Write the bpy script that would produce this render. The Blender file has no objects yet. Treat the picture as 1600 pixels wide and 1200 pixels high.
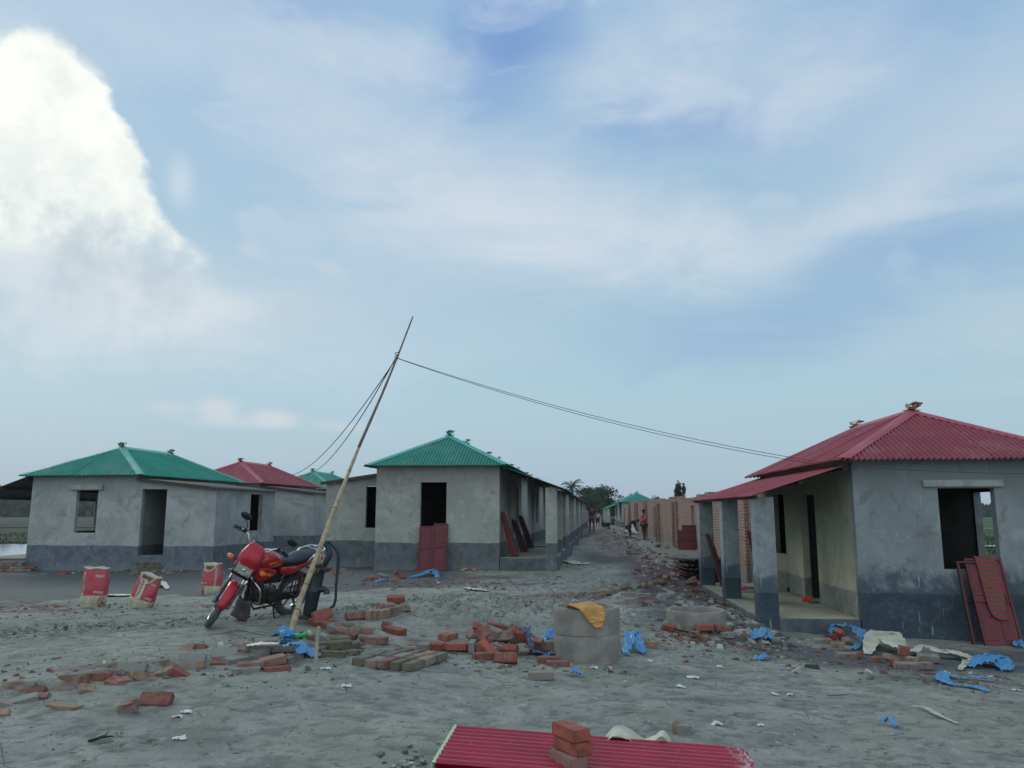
import bpy, bmesh, math, random
import numpy as np
from mathutils import Vector, Matrix, noise as mnoise
random.seed(7); np.random.seed(7)
R = math.radians
S = bpy.context.scene
COL = S.collection
# ---------------------------------------------------------------- camera
HOR = 799.0; F = 1230.0; EYE = 1.6
TH = math.atan((HOR-600)/F)
cam_d = bpy.data.cameras.new("camera"); cam = bpy.data.objects.new("camera", cam_d); COL.objects.link(cam)
cam_d.sensor_width = 36; cam_d.lens = F/1600*36; cam_d.clip_start = .05; cam_d.clip_end = 6000
cam.location = (0, 0, EYE); cam.rotation_euler = (R(90)+TH, 0, 0)
S.camera = cam
# ---------------------------------------------------------------- view
S.view_settings.view_transform = 'Standard'; S.view_settings.look = 'None'
S.view_settings.exposure = 0; S.view_settings.gamma = 1
# ---------------------------------------------------------------- sun
SUN_AZ, SUN_EL = -38, 26
sd = bpy.data.lights.new("sun", 'SUN'); sd.energy = .9; sd.angle = R(22); sd.color = (1, .93, .80)
so = bpy.data.objects.new("sun", sd); COL.objects.link(so)
sv = Vector((math.sin(R(SUN_AZ))*math.cos(R(SUN_EL)), math.cos(R(SUN_AZ))*math.cos(R(SUN_EL)), math.sin(R(SUN_EL))))
so.rotation_euler = sv.to_track_quat('Z', 'Y').to_euler()
# ---------------------------------------------------------------- world: sky with clouds
W = bpy.data.worlds.new("World"); S.world = W; W.use_nodes = True
nt = W.node_tree; N = nt.nodes; L = nt.links; N.clear()
out = N.new('ShaderNodeOutputWorld'); bg = N.new('ShaderNodeBackground'); L.new(bg.outputs[0], out.inputs[0])
sky = N.new('ShaderNodeTexSky'); sky.sky_type = 'NISHITA'; sky.sun_disc = False
sky.sun_elevation = R(SUN_EL); sky.sun_rotation = R(SUN_AZ); sky.air_density = 1.3; sky.dust_density = 1.2; sky.ozone_density = 2.2
SKY_STR = .1
bg.inputs[1].default_value = SKY_STR
tc = N.new('ShaderNodeTexCoord')
def _in(s, v):
    if isinstance(v, (int, float)): s.default_value = v
    elif isinstance(v, tuple): s.default_value = v
    else: L.new(v, s)
def M(op, a, b=0.0, c=None, clamp=False):
    n = N.new('ShaderNodeMath'); n.operation = op; n.use_clamp = clamp
    _in(n.inputs[0], a); _in(n.inputs[1], b)
    if c is not None: _in(n.inputs[2], c)
    return n.outputs[0]
def MR(v, a, b, c=0.0, d=1.0):
    n = N.new('ShaderNodeMapRange'); n.interpolation_type = 'SMOOTHSTEP'; _in(n.inputs[0], v)
    for i, q in enumerate((a, b, c, d)): n.inputs[i+1].default_value = q
    return n.outputs[0]
sep = N.new('ShaderNodeSeparateXYZ'); L.new(tc.outputs['Generated'], sep.inputs[0])
AZ = M('ARCTAN2', sep.outputs[0], sep.outputs[1]); EL = M('ARCSINE', sep.outputs[2])
def noise(vec, scale, detail=6, rough=.55, dist=0.0, xyz=(1, 1, 1), off=(0, 0, 0)):
    mp = N.new('ShaderNodeMapping'); L.new(vec, mp.inputs[0]); mp.inputs[3].default_value = xyz; mp.inputs[1].default_value = off
    n = N.new('ShaderNodeTexNoise'); L.new(mp.outputs[0], n.inputs[0]); n.inputs['Scale'].default_value = scale
    n.inputs['Detail'].default_value = detail; n.inputs['Roughness'].default_value = rough; n.inputs['Distortion'].default_value = dist
    return n.outputs[0]
def azel(px, py):
    x = (px-800)/F; y = (600-py)/F
    d = Vector((x, math.cos(TH)-y*math.sin(TH), math.sin(TH)+y*math.cos(TH))).normalized()
    return math.atan2(d.x, d.y), math.asin(d.z)
G_ = tc.outputs['Generated']
n_big = noise(G_, 3.2, 7, .6, .4); n_puff = noise(G_, 9, 9, .6, .2); n_puff2 = noise(G_, 22, 7, .62)
n_str = noise(G_, 3.0, 8, .62, 1.3, (1, 1, 3.2), (.3, 1.1, .4)); n_str2 = noise(G_, 6.0, 8, .6, 1.0, (1, 1, 2.4), (3, 2, 1))
wA = M('ADD', M('MULTIPLY', M('SUBTRACT', n_big, .5), .22), M('MULTIPLY', M('SUBTRACT', n_puff, .5), .10))
wE = M('ADD', M('MULTIPLY', M('SUBTRACT', n_str, .5), .16), M('MULTIPLY', M('SUBTRACT', n_puff, .5), .06))
def blob(px, py, rx, ry, rot=0, warp=1.0, soft=(1.25, .35), fray=0.0):
    a, e = azel(px, py); k = 1/F; c, s_ = math.cos(R(rot)), math.sin(R(rot))
    da = M('ADD', M('SUBTRACT', AZ, a), M('MULTIPLY', wA, warp)); de = M('ADD', M('SUBTRACT', EL, e), M('MULTIPLY', wE, warp))
    u = M('DIVIDE', M('ADD', M('MULTIPLY', da, c), M('MULTIPLY', de, s_)), rx*k)
    v = M('DIVIDE', M('SUBTRACT', M('MULTIPLY', de, c), M('MULTIPLY', da, s_)), ry*k)
    r = M('SQRT', M('ADD', M('MULTIPLY', u, u), M('MULTIPLY', v, v)))
    if fray: r = M('ADD', r, M('MULTIPLY', M('SUBTRACT', n_edge, .5), fray))
    return MR(r, soft[0], soft[1])
n_edge = M('ADD', M('MULTIPLY', n_puff, .55), M('MULTIPLY', n_puff2, .45))
def total(lst):
    r = lst[0]
    for q in lst[1:]: r = M('MAXIMUM', r, q)
    return r
def soften(lst):
    """screen-blend several soft masks so that they melt into each other"""
    r = M('SUBTRACT', 1.0, lst[0])
    for q in lst[1:]: r = M('MULTIPLY', r, M('SUBTRACT', 1.0, q))
    return M('SUBTRACT', 1.0, r)
def W_(k, *a): return M('MULTIPLY', blob(*a, (1.35, .0)), k)
veil = soften([W_(.85, 800, 330, 380, 120, -12, .8), W_(.75, 1010, 385, 260, 85, -6, .7), W_(.45, 560, 240, 330, 150, -35, 1.0), W_(.55, 1040, 70, 200, 90, 10, 1.0),
    W_(.60, 1230, 120, 220, 70, 14, 1.0), W_(.45, 1010, 150, 160, 60, 10, .9), W_(.45, 1530, 190, 260, 130, 10, 1.0), W_(.50, 1350, 310, 190, 40, 14, .8), W_(.60, 620, 90, 200, 45, -6, .9), W_(.35, 300, 60, 420, 90, -4, 1.0),
    W_(.30, 1600, 520, 200, 60, 0, 1.0), W_(.35, 380, 480, 300, 110, 4, 1.0), W_(.25, 600, 560, 300, 60, 4, 1.0)])
veil = M('MULTIPLY', veil, MR(M('ADD', M('MULTIPLY', n_str, .55), M('MULTIPLY', n_str2, .45)), .34, .60, .52, 1.16))
wisp = M('MULTIPLY', MR(n_str2, .50, .70), .42)
veil = M('MAXIMUM', veil, M('MULTIPLY', wisp, MR(EL, .12, .4)))
streak = M('MULTIPLY', blob(1385, 275, 42, 5, 62, .10, (1.3, .0)), .55)
veil = M('MAXIMUM', veil, streak)
gap = soften([W_(.95, 800, 60, 130, 110, 20, .7), W_(.55, 1050, 205, 190, 36, -4, .6), W_(.38, 1440, 390, 230, 80, 10, .8), W_(.35, 1180, 520, 260, 60, 0, .8), W_(.4, 480, 10, 120, 30, 0, .6), W_(.35, 1400, 30, 160, 40, 0, .8)])
cum_core = total([blob(-10, 235, 165, 150, -30, .30, (1.0, .80), .75), blob(80, 215, 150, 105, -50, .28, (1.0, .82), .75), blob(150, 320, 125, 75, -42, .26, (1.02, .78), .8),
                  blob(235, 372, 90, 38, -32, .25, (1.05, .65), .8), blob(290, 392, 40, 18, -20, .22, (1.2, .4), .8), M('MULTIPLY', blob(282, 285, 20, 34, 20, .25, (1.5, .0), 1.6), .26), M('MULTIPLY', blob(135, 108, 26, 14, -30, .2, (1.4, .0), 1.2), .5)])
cum_low = soften([W_(.85, 90, 385, 250, 80, -8, .5), W_(.55, 150, 480, 300, 60, 0, .7), W_(.35, 60, 540, 240, 50, 0, .7), W_(.55, 10, 80, 110, 60, 0, .7), W_(.45, 330, 470, 160, 30, 4, .6)])
small = soften([M('MULTIPLY', blob(342, 642, 40, 24, -8, .12, (1.15, .15), .9), .75), M('MULTIPLY', blob(428, 656, 50, 17, -4, .12, (1.15, .15), .8), .75), M('MULTIPLY', blob(375, 662, 90, 10, 0, .12, (1.3, .1), .6), .45),
               M('MULTIPLY', blob(266, 640, 34, 14, 0, .12, (1.3, .0), .8), .4), M('MULTIPLY', blob(540, 668, 60, 11, 0, .12, (1.3, .0), .8), .35), M('MULTIPLY', blob(516, 420, 36, 17, -30, .2, (1.3, .0), .7), .35), M('MULTIPLY', blob(390, 388, 26, 10, -10, .2, (1.3, .0), .7), .4)])
def mix(f, a, b):
    n = N.new('ShaderNodeMix'); n.data_type = 'RGBA'; _in(n.inputs[0], f)
    for i, v in ((6, a), (7, b)):
        if isinstance(v, tuple): n.inputs[i].default_value = (*[q/SKY_STR for q in v], 1)
        else: L.new(v, n.inputs[i])
    return n.outputs[2]
# clear-sky colour: the physical sky, pulled towards the hazy humid tone of the place
hz = mix(MR(EL, .62, .05), (.33, .51, .71), (.42, .60, .70))
base = mix(.95, sky.outputs[0], hz)
base = mix(gap, base, (.20, .345, .65))
base = mix(MR(EL, .15, -.02, 0, .85), base, (.40, .50, .595))
c1 = mix(M('MULTIPLY', veil, .86), base, (.66, .735, .82))
c2 = mix(cum_low, c1, mix(MR(n_puff, .38, .62), (.57, .65, .70), (.74, .80, .82)))
shd = M('ADD', M('MULTIPLY', MR(EL, .22, .42), .62), M('MULTIPLY', MR(n_edge, .36, .60), .55))
shade = mix(M('MINIMUM', shd, 1.0), (.64, .72, .745), (1.0, 1.03, .97))
c3 = mix(M('MULTIPLY', cum_core, MR(M('ADD', EL, M('MULTIPLY', M('SUBTRACT', n_edge, .5), .22)),   .262, .335, .0, 1.0)), c2, shade)
c4 = mix(small, c3, (.68, .71, .745))
# unseen brighter sky behind the viewer, added as fill for camera-facing surfaces
back = mix(M('MULTIPLY', MR(sep.outputs[1], .12, -.35), MR(n_big, .3, .6, .75, 1)), c4, (.86, .96, 1.02))
below = mix(MR(EL, -.01, -.06), back, (.10, .11, .10))
L.new(below, bg.inputs[0])
W.cycles.sampling_method = 'MANUAL'; W.cycles.sample_map_resolution = 512
# ---------------------------------------------------------------- helpers
def pix(px, py):
    """unnormalised view direction through a picture point, y component 1 (used to measure positions on the ground)"""
    x = (px-800)/F; y = (600-py)/F
    dy = math.cos(TH)-y*math.sin(TH)
    return x/dy, (math.sin(TH)+y*math.cos(TH))/dy
def sm(a, b, x):
    t = np.clip((x-a)/(b-a), 0, 1); return t*t*(3-2*t)
_rng = np.random.RandomState(3); _tab = _rng.rand(256, 256)
def vnoise(x, y):
    x = np.asarray(x, float); y = np.asarray(y, float)
    xi = np.floor(x).astype(int); yi = np.floor(y).astype(int); fx = x-xi; fy = y-yi
    fx = fx*fx*(3-2*fx); fy = fy*fy*(3-2*fy)
    g = lambda a, b: _tab[a & 255, b & 255]
    return (g(xi, yi)*(1-fx)+g(xi+1, yi)*fx)*(1-fy)+(g(xi, yi+1)*(1-fx)+g(xi+1, yi+1)*fx)*fy
def fbm(x, y, o=4, g=.5):
    s = 0; a = 1; t = 0
    for i in range(o):
        s = s+a*(vnoise(x*2**i+17.3*i, y*2**i+9.1*i)-.5); t += a; a *= g
    return s/t
CTRL = np.array([(-4,3,0),(0,3,0),(4,3,0),(0,-3,0),(-9,3,0),(9,3,0),(-5,6.2,.0),(-2,6.2,.0),(0,6.5,0),(3,6.5,-.05),(5,7,-.12),(8,8,-.2),
 (-1.2,7.7,.05),(-3.3,8.6,.30),(-3.6,9.7,.24),(-2.8,9.9,.32),(-2.35,8.8,.36),(-4.5,9,.22),(-7,9,.20),(-6,12,.17),(-4,12,.17),(-9,13,.1),(-3.2,7.6,.18),(-4.6,7.2,.12),(-2.1,7.9,.24),
 (0,8.6,0),(1,8.4,0),(0,11,.13),(2,11,0),(4,10,-.18),(5,12,-.3),(3.5,14,-.2),(1.5,14,.05),(3,9,-.1),
 (-3,15,.15),(-2,20,.12),(-6,21,.02),(-11,22,-.05),(1,20,.08),(2,30,.05),(5,30,-.12),(8,20,-.3),(2,50,0),(7,50,-.1),(-8,40,0),(10,75,0),(9,12,-.3),(-14,22,-.1)], float)
_wx = CTRL[:,0]/(4+np.abs(CTRL[:,1])*.3)
def hsmooth(x, y):
    x = np.asarray(x, float); y = np.asarray(y, float)
    num = np.zeros_like(x); den = np.full_like(x, 1e-9)
    for cx, cy, cz in CTRL:
        s = .45+.085*max(cy, 0)
        w = np.exp(-((x-cx)**2+(y-cy)**2)/(2*s*s))+1e-5/(1+(x-cx)**2+(y-cy)**2)
        num = num+w*cz; den = den+w
    h = num/den
    far = np.maximum.reduce([sm(-17.5, -21, x+.1*y*0), sm(14, 17, x-.1*y), sm(120, 135, y)])
    far = np.where(y > 0, far, far)
    h = h*(1-far)+(-1.0)*far
    h = h+.05*np.exp(-(((x+2.6)/.8)**2+((y-9.7)/.8)**2))
    # sand heap
    hx, hy = -.3, 11.2
    d = ((x-hx)/1.7)**2+((y-hy)/1.35)**2
    h = h+.32*np.exp(-d*1.3)*(1+.5*fbm(x*2, y*2, 3))
    d2 = ((x-.9)/1.3)**2+((y-12.4)/1.2)**2
    h = h+.08*np.exp(-d2*1.3)
    # the track is a brick-edged bank a little above the foreground sand
    e = (-(x+4.6)*.64+(y-6.1)*.768); al = (x+4.6)*.768+(y-6.1)*.64
    h = h+.075*sm(-.06, .08, e)*np.exp(-np.maximum(e, 0)/1.6)*sm(-5, -3.5, al)*sm(3.6, 2.9, al)
    # small dirt mounds by the houses on the right and along the street
    for mx, my, mr, mh in ((2.75,11.2,.55,.12),(2.9,12.6,.8,.22),(3.0,14.2,.9,.25),(3.1,17.5,1.0,.18),(3.3,21,1.3,.25),(2.0,16.5,1.2,.10),(4.6,26,1.5,.3),(1.5,24,.8,.12),(2.2,33,1.0,.25),(5.3,36,1.7,.45),(5.2,43,1.5,.5),(6.0,50,1.6,.6),(1.0,50,1.0,.3),(-1.6,23,.1,.0),(4.4,52,1.3,.5),(3.7,62,1.2,.5),(7.4,64,1.6,.7),(6.2,74,1.5,.6)):
        h = h+mh*np.exp(-(((x-mx)**2+(y-my)**2)/(mr*mr)))
    return h
def crest(x, y):
    """distance-like mask along the churned mud ridge of the track"""
    yc = 10.05+.42*(x+4)+.03*(x+4)**2*0
    yc = np.where(x > -2.5, 10.68+.55*(x+2.5)+.16*(x+2.5)**2, yc)
    return yc
def hdetail(x, y, cavity=False):
    near = 1/(1+np.maximum(np.hypot(x, y)-9, 0)*.06)
    d = .035*fbm(x*.9, y*.9, 4)+.028*fbm(x*3.1+5, y*3.1, 4)+.016*fbm(x*9, y*14, 3)
    # churned strip
    c = np.exp(-((y-crest(x, y))/(.42+.05*np.abs(x+2)))**2)*sm(3.5, 1.0, x)
    c2 = np.exp(-((y-crest(x, y)-1.5)/.3)**2)*sm(3.5, 1.0, x)
    heap = np.exp(-(((x+.1)/2.0)**2+((y-11.6)/1.7)**2)*1.3)
    rough = c*.9+c2*.5+heap*1.25
    r = np.abs(fbm(x*6, y*4.3, 4, .62))
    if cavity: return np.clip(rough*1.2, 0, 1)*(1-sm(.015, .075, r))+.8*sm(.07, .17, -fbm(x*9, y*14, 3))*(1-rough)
    d = d+rough*(.24*r-.03)+rough*.06*fbm(x*17, y*13, 2)
    # shallow wheel ruts
    for o, dep in ((-.75, .055), (.62, .05)):
        q_ = (y-crest(x, y)+o)/.13; d = d+dep*(-np.exp(-q_**2)+.45*np.exp(-(np.abs(q_)-2)**2))*sm(4, 2, x)
    return d*near
def height(x, y): return hsmooth(x, y)+hdetail(x, y)
def gz(x, y): return float(height(np.array([x]), np.array([y]))[0])
def ground_at(px, py, dz=0.0):
    """world point where a picture point meets the terrain"""
    kx, kz = pix(px, py)
    Y = np.concatenate([np.arange(3, 16, .03), np.arange(16, 120, .2)]); zz = EYE+kz*Y
    hh = height(kx*Y, Y)+dz
    i = np.argmax(zz < hh)
    if zz[i] >= hh[i]: i = len(Y)-1
    return Vector((kx*Y[i], Y[i], float(hh[i])-dz))
class MB:
    def __init__(s): s.v = []; s.f = []; s.mi = {}
    def add(s, vs, fs, mat=None):
        b = len(s.v); s.v += [(mat @ Vector(p) if mat is not None else Vector(p)) for p in vs]; s.f += [tuple(b+i for i in f) for f in fs]; return s
    def box(s, c, d, rot=None, mat=None):
        x, y, z = d[0]/2, d[1]/2, d[2]/2
        vs = [Vector((i*x, j*y, k*z)) for i in (-1, 1) for j in (-1, 1) for k in (-1, 1)]
        if rot is not None: vs = [rot @ v for v in vs]
        vs = [v+Vector(c) for v in vs]
        return s.add(vs, [(0,1,3,2),(4,6,7,5),(0,4,5,1),(2,3,7,6),(0,2,6,4),(1,5,7,3)], mat)
    def bbox(s, c, d, b=.01, rot=None, mat=None):
        """bevelled box"""
        bm = bmesh.new(); bmesh.ops.create_cube(bm, size=1)
        bmesh.ops.scale(bm, vec=d, verts=bm.verts)
        bmesh.ops.bevel(bm, geom=bm.edges[:], offset=b, segments=2, affect='EDGES', profile=.7)
        T = Matrix.Translation(c) @ (rot.to_4x4() if rot is not None else Matrix())
        if mat is not None: T = mat @ T
        bm.verts.ensure_lookup_table()
        s.add([T @ v.co for v in bm.verts], [[v.index for v in f.verts] for f in bm.faces]); bm.free(); return s
    def tube(s, pts, r, n=8, cap=True, closed=False, mat=None, flat=1.0):
        pts = [Vector(p) for p in pts]; m = len(pts)
        rr = r if isinstance(r, (list, tuple)) else [r]*m
        vs = []; fs = []; up = None
        for i, p in enumerate(pts):
            if closed: t = (pts[(i+1) % m]-pts[i-1]).normalized()
            else: t = (pts[min(i+1, m-1)]-pts[max(i-1, 0)]).normalized()
            if up is None:
                up = Vector((0, 0, 1)) if abs(t.z) < .9 else Vector((1, 0, 0))
            a = t.cross(up)
            if a.length < 1e-5: a = t.orthogonal()
            a.normalize(); b = a.cross(t).normalized(); up = b
            for k in range(n):
                q = 2*math.pi*k/n; vs.append(p+(a*math.cos(q)+b*math.sin(q)*flat)*rr[i])
        for i in range(m-1 if not closed else m):
            for k in range(n):
                fs.append((i*n+k, i*n+(k+1) % n, ((i+1) % m)*n+(k+1) % n, ((i+1) % m)*n+k))
        if cap and not closed:
            fs.append(tuple(range(n))[::-1]); fs.append(tuple((m-1)*n+k for k in range(n)))
        return s.add(vs, fs, mat)
    def torus(s, R0, r, n=36, k=10, mat=None, flat=1.0):
        return s.tube([(R0*math.cos(2*math.pi*i/n), 0, R0*math.sin(2*math.pi*i/n)) for i in range(n)], r, k, closed=True, mat=mat, flat=flat)
    def lathe(s, prof, n=40, mat=None, closed=False):
        vs = []; fs = []; m = len(prof)
        for (r, z) in prof:
            for k in range(n):
                q = 2*math.pi*k/n; vs.append((r*math.cos(q), r*math.sin(q), z))
        for i in range(m if closed else m-1):
            j = (i+1) % m
            for k in range(n): fs.append((i*n+k, i*n+(k+1) % n, j*n+(k+1) % n, j*n+k))
        return s.add(vs, fs, mat)
    def build(s, name, mat, parent=None, smooth=False, loc=None, rot=None, up=False):
        me = bpy.data.meshes.new(name); me.from_pydata([tuple(v) for v in s.v], [], s.f); me.update()
        bm = bmesh.new(); bm.from_mesh(me)
        if up:
            bm.normal_update(); bmesh.ops.reverse_faces(bm, faces=[f for f in bm.faces if f.normal.z < 0])
        else: bmesh.ops.recalc_face_normals(bm, faces=bm.faces)
        bm.to_mesh(me); bm.free()
        if smooth:
            for p in me.polygons: p.use_smooth = True
        for mm in (mat if isinstance(mat, (list, tuple)) else [mat]): me.materials.append(mm)
        for i_, k_ in s.mi.items(): me.polygons[i_].material_index = k_
        o = bpy.data.objects.new(name, me); COL.objects.link(o)
        if parent: o.parent = parent
        if loc is not None: o.location = loc
        if rot is not None: o.rotation_euler = rot
        if smooth and smooth != 'all': smooth_angle(o, 40)
        return o
def smooth_angle(o, deg):
    me = o.data; bm = bmesh.new(); bm.from_mesh(me)
    for e in bm.edges:
        if len(e.link_faces) == 2 and e.calc_face_angle(0) > R(deg): e.smooth = False
    bm.to_mesh(me); bm.free()
def empty(name, loc=(0,0,0), rz=0, rot=None):
    o = bpy.data.objects.new(name, None); COL.objects.link(o); o.location = loc; o.rotation_euler = rot if rot is not None else (0, 0, rz); o.empty_display_size = .2; return o
def tag(o, label=None, cat=None, group=None, kind=None):
    if label: o['label'] = label
    if cat: o['category'] = cat
    if group: o['group'] = group
    if kind: o['kind'] = kind
    return o
def copy_tree(o, parent=None):
    c = o.copy(); COL.objects.link(c); c.parent = parent
    for ch in list(o.children): copy_tree(ch, c)
    return c
# ---------------------------------------------------------------- materials
class NT:
    def __init__(s, name):
        s.m = bpy.data.materials.new(name); s.m.use_nodes = True; s.t = s.m.node_tree; s.n = s.t.nodes; s.l = s.t.links
        s.b = s.n['Principled BSDF']; s.tc = s.n.new('ShaderNodeTexCoord')
    def _i(s, sock, v):
        if hasattr(v, 'links') or isinstance(v, bpy.types.NodeSocket): s.l.new(v, sock)
        elif isinstance(v, tuple) and len(v) == 3 and sock.type == 'RGBA': sock.default_value = (*v, 1)
        else: sock.default_value = v
    def math(s, op, a, b=0.0, clamp=False):
        n = s.n.new('ShaderNodeMath'); n.operation = op; n.use_clamp = clamp; s._i(n.inputs[0], a); s._i(n.inputs[1], b); return n.outputs[0]
    def mr(s, v, a, b, c=0.0, d=1.0):
        n = s.n.new('ShaderNodeMapRange'); n.interpolation_type = 'SMOOTHSTEP'; s._i(n.inputs[0], v)
        for i, q in enumerate((a, b, c, d)): n.inputs[i+1].default_value = q
        return n.outputs[0]
    def mix(s, f, a, b, mode='MIX'):
        n = s.n.new('ShaderNodeMix'); n.data_type = 'RGBA'; n.blend_type = mode; s._i(n.inputs[0], f); s._i(n.inputs[6], a); s._i(n.inputs[7], b); return n.outputs[2]
    def noise(s, scale, detail=5, rough=.55, dist=0.0, sc=(1,1,1), co='Object', off=(0,0,0), d4=None):
        mp = s.n.new('ShaderNodeMapping'); s.l.new(s.tc.outputs[co] if isinstance(co, str) else co, mp.inputs[0]); mp.inputs[3].default_value = sc; mp.inputs[1].default_value = off
        n = s.n.new('ShaderNodeTexNoise'); s.l.new(mp.outputs[0], n.inputs['Vector'])
        if d4 is not None: n.noise_dimensions = '4D'; s._i(n.inputs['W'], d4)
        n.inputs['Scale'].default_value = scale; n.inputs['Detail'].default_value = detail; n.inputs['Roughness'].default_value = rough; n.inputs['Distortion'].default_value = dist
        return n.outputs[0]
    def sep(s, co='Object'):
        n = s.n.new('ShaderNodeSeparateXYZ'); s.l.new(s.tc.outputs[co], n.inputs[0]); return n.outputs
    def bump(s, h, st=.3, dist=.01):
        n = s.n.new('ShaderNodeBump'); s._i(n.inputs['Height'], h); n.inputs['Strength'].default_value = st; n.inputs['Distance'].default_value = dist
        s.l.new(n.outputs[0], s.b.inputs['Normal'])
    def rand(s):
        n = s.n.new('ShaderNodeObjectInfo'); return n.outputs['Random']
    def island(s):
        n = s.n.new('ShaderNodeNewGeometry'); return n.outputs['Random Per Island']
    def ramp(s, v, cols):
        n = s.n.new('ShaderNodeValToRGB'); s._i(n.inputs[0], v); e = n.color_ramp.elements
        while len(e) < len(cols): e.new(.5)
        for i, (p, c) in enumerate(cols): e[i].position = p; e[i].color = (*c, 1)
        return n.outputs[0]
    def done(s, col, rough=.85, metal=0.0, spec=None):
        s._i(s.b.inputs['Base Color'], col); s._i(s.b.inputs['Roughness'], rough); s._i(s.b.inputs['Metallic'], metal)
        if spec is not None: s.b.inputs['Specular IOR Level'].default_value = spec
        return s.m
def simple(name, c, rough=.7, metal=0.0, var=.25, scale=8, bump=.15, bd=.004, c2=None, spec=None):
    t = NT(name); n = t.noise(scale, 6, .6)
    d = c2 if c2 else tuple(q*(1-var) for q in c)
    col = t.mix(t.mr(n, .35, .65), c, d)
    if bump: t.bump(t.noise(scale*6, 4, .6), bump, bd)
    return t.done(col, rough, metal, spec)
def plaster(name, up, dado, dirt=1.0, wet=0.0, dado_h=.68):
    t = NT(name); z = t.sep()[2]; x = t.sep()[0]
    big = t.noise(.9, 6, .62, .6, d4=t.rand()); mid = t.noise(3.5, 7, .65, .4); fine = t.noise(40, 5, .7)
    edge = t.math('ADD', t.math('ADD', z, t.math('MULTIPLY', t.math('SUBTRACT', t.noise(11, 5, .7), .5), .05)), t.math('MULTIPLY', t.math('SUBTRACT', t.noise(2.5, 4), .5), .07))
    isd = t.mr(edge, dado_h+.012, dado_h-.012)
    c = t.mix(t.mr(big, .40, .58), up, tuple(q*.78 for q in up))
    c = t.mix(t.math('MULTIPLY', t.mr(mid, .54, .66), .40*dirt), c, tuple(q*1.32 for q in up))
    c = t.mix(t.math('MULTIPLY', t.mr(t.noise(1.7, 7, .7, 1.0, off=(4, 2, 8)), .54, .62), .6*dirt), c, tuple(q*.52 for q in up))
    # damp band under the eaves and above the skirt
    c = t.mix(t.math('MULTIPLY', t.mr(t.math('ADD', z, t.math('MULTIPLY', t.math('SUBTRACT', mid, .5), 1.2)), 1.95, 2.35), .5*dirt), c, tuple(q*.62 for q in up))
    if wet:
        c = t.mix(t.math('MULTIPLY', t.mr(t.math('ADD', z, t.math('MULTIPLY', t.math('SUBTRACT', mid, .5), 1.1)), 1.15, .75), wet), c, tuple(q*1.15 for q in dado))
    d = t.mix(t.mr(mid, .35, .65), dado, tuple(q*.62 for q in dado))
    d = t.mix(t.math('MULTIPLY', t.mr(z, .28, .0), .4), d, tuple(q*1.5 for q in dado))
    c = t.mix(isd, c, d)
    # pale runs of cement slurry
    dr = t.mr(t.noise(7, 3, .5, .3, (3.2, 3.2, .35)), .63, .68)
    dz = t.mr(t.noise(2.2, 3, .5, 0, off=(9, 3, 1)), .48, .6)
    c = t.mix(t.math('MULTIPLY', t.math('MULTIPLY', dr, dz), .55), c, (.46, .48, .50))
    c = t.mix(t.math('MULTIPLY', t.mr(fine, .35, .7), .22), c, tuple(q*.6 for q in up))
    tr = t.noise(6, 6, .7, 1.6, (1, 1, 1), off=(1, 2, 3)); c = t.mix(t.math('MULTIPLY', t.mr(tr, .54, .60), .16*dirt), c, tuple(q*.68 for q in up))
    h = t.math('ADD', t.math('MULTIPLY', mid, .7), t.math('MULTIPLY', fine, .25))
    t.bump(h, .55, .03)
    return t.done(c, .9, 0, .25)
def roofmat(name, c, under, streak=.35):
    t = NT(name); geo = t.n.new('ShaderNodeNewGeometry')
    n = t.noise(2.2, 6, .6, .5); st = t.noise(5, 4, .5)
    c1 = t.mix(t.math('MULTIPLY', t.mr(n, .4, .68), streak), c, tuple(min(1, q*.62+.03) for q in c))
    c1 = t.mix(t.math('MULTIPLY', t.mr(st, .6, .72), .22), c1, (.32, .34, .33))
    s2 = t.noise(1.0, 2, .5, 0, (.6, .6, .6), off=(3, 1, 0)); c1 = t.mix(t.math('MULTIPLY', t.mr(s2, .35, .6), .25), c1, tuple(q*.7 for q in c))
    c1 = t.mix(t.mr(geo.outputs['Pointiness'], .50, .44, 0, .55), c1, tuple(q*.3 for q in c))  # valleys darkened in the colour, standing in for shade between corrugations
    c1 = t.mix(t.math('MULTIPLY', t.island(), .30), c1, tuple(q*.55+.012 for q in c))
    du = t.mr(t.noise(1.3, 7, .7, .4, off=(5, 5, 5)), .52, .64); c1 = t.mix(t.math('MULTIPLY', du, .16), c1, (.30, .30, .27))
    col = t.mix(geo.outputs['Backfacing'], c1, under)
    return t.done(col, t.mr(n, .3, .7, .5, .68), .0, .28)
MT = {}
MT['plaster'] = plaster('cement_plaster', (.37, .405, .41), (.13, .165, .205))
MT['plaster_b'] = plaster('cement_plaster_warm', (.36, .38, .355), (.12, .145, .165), 1.1)
MT['plaster_c'] = plaster('cement_plaster_damp', (.26, .305, .32), (.042, .068, .096), 1.2, .9)
MT['plaster_in'] = plaster('cement_plaster_veranda', (.36, .37, .28), (.20, .22, .20), .6)
MT['inner'] = simple('room_wall_painted_dark', (.030, .026, .025), .95, var=.4, scale=6)  # near-black colour puts the darkness of the rooms into their inner faces
MT['floor'] = simple('cement_floor', (.30, .31, .23), .85, var=.3, scale=1.5)
MT['plinth'] = simple('plinth_render', (.10, .125, .15), .9, var=.35, scale=4)
MT['lintel'] = simple('lintel_concrete', (.33, .36, .36), .9, var=.25, scale=5)
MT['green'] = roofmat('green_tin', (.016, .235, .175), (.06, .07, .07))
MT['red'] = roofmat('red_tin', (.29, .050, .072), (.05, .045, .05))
MT['greencap'] = roofmat('green_tin_cap', (.10, .42, .36), (.30, .38, .28), .2)
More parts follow.
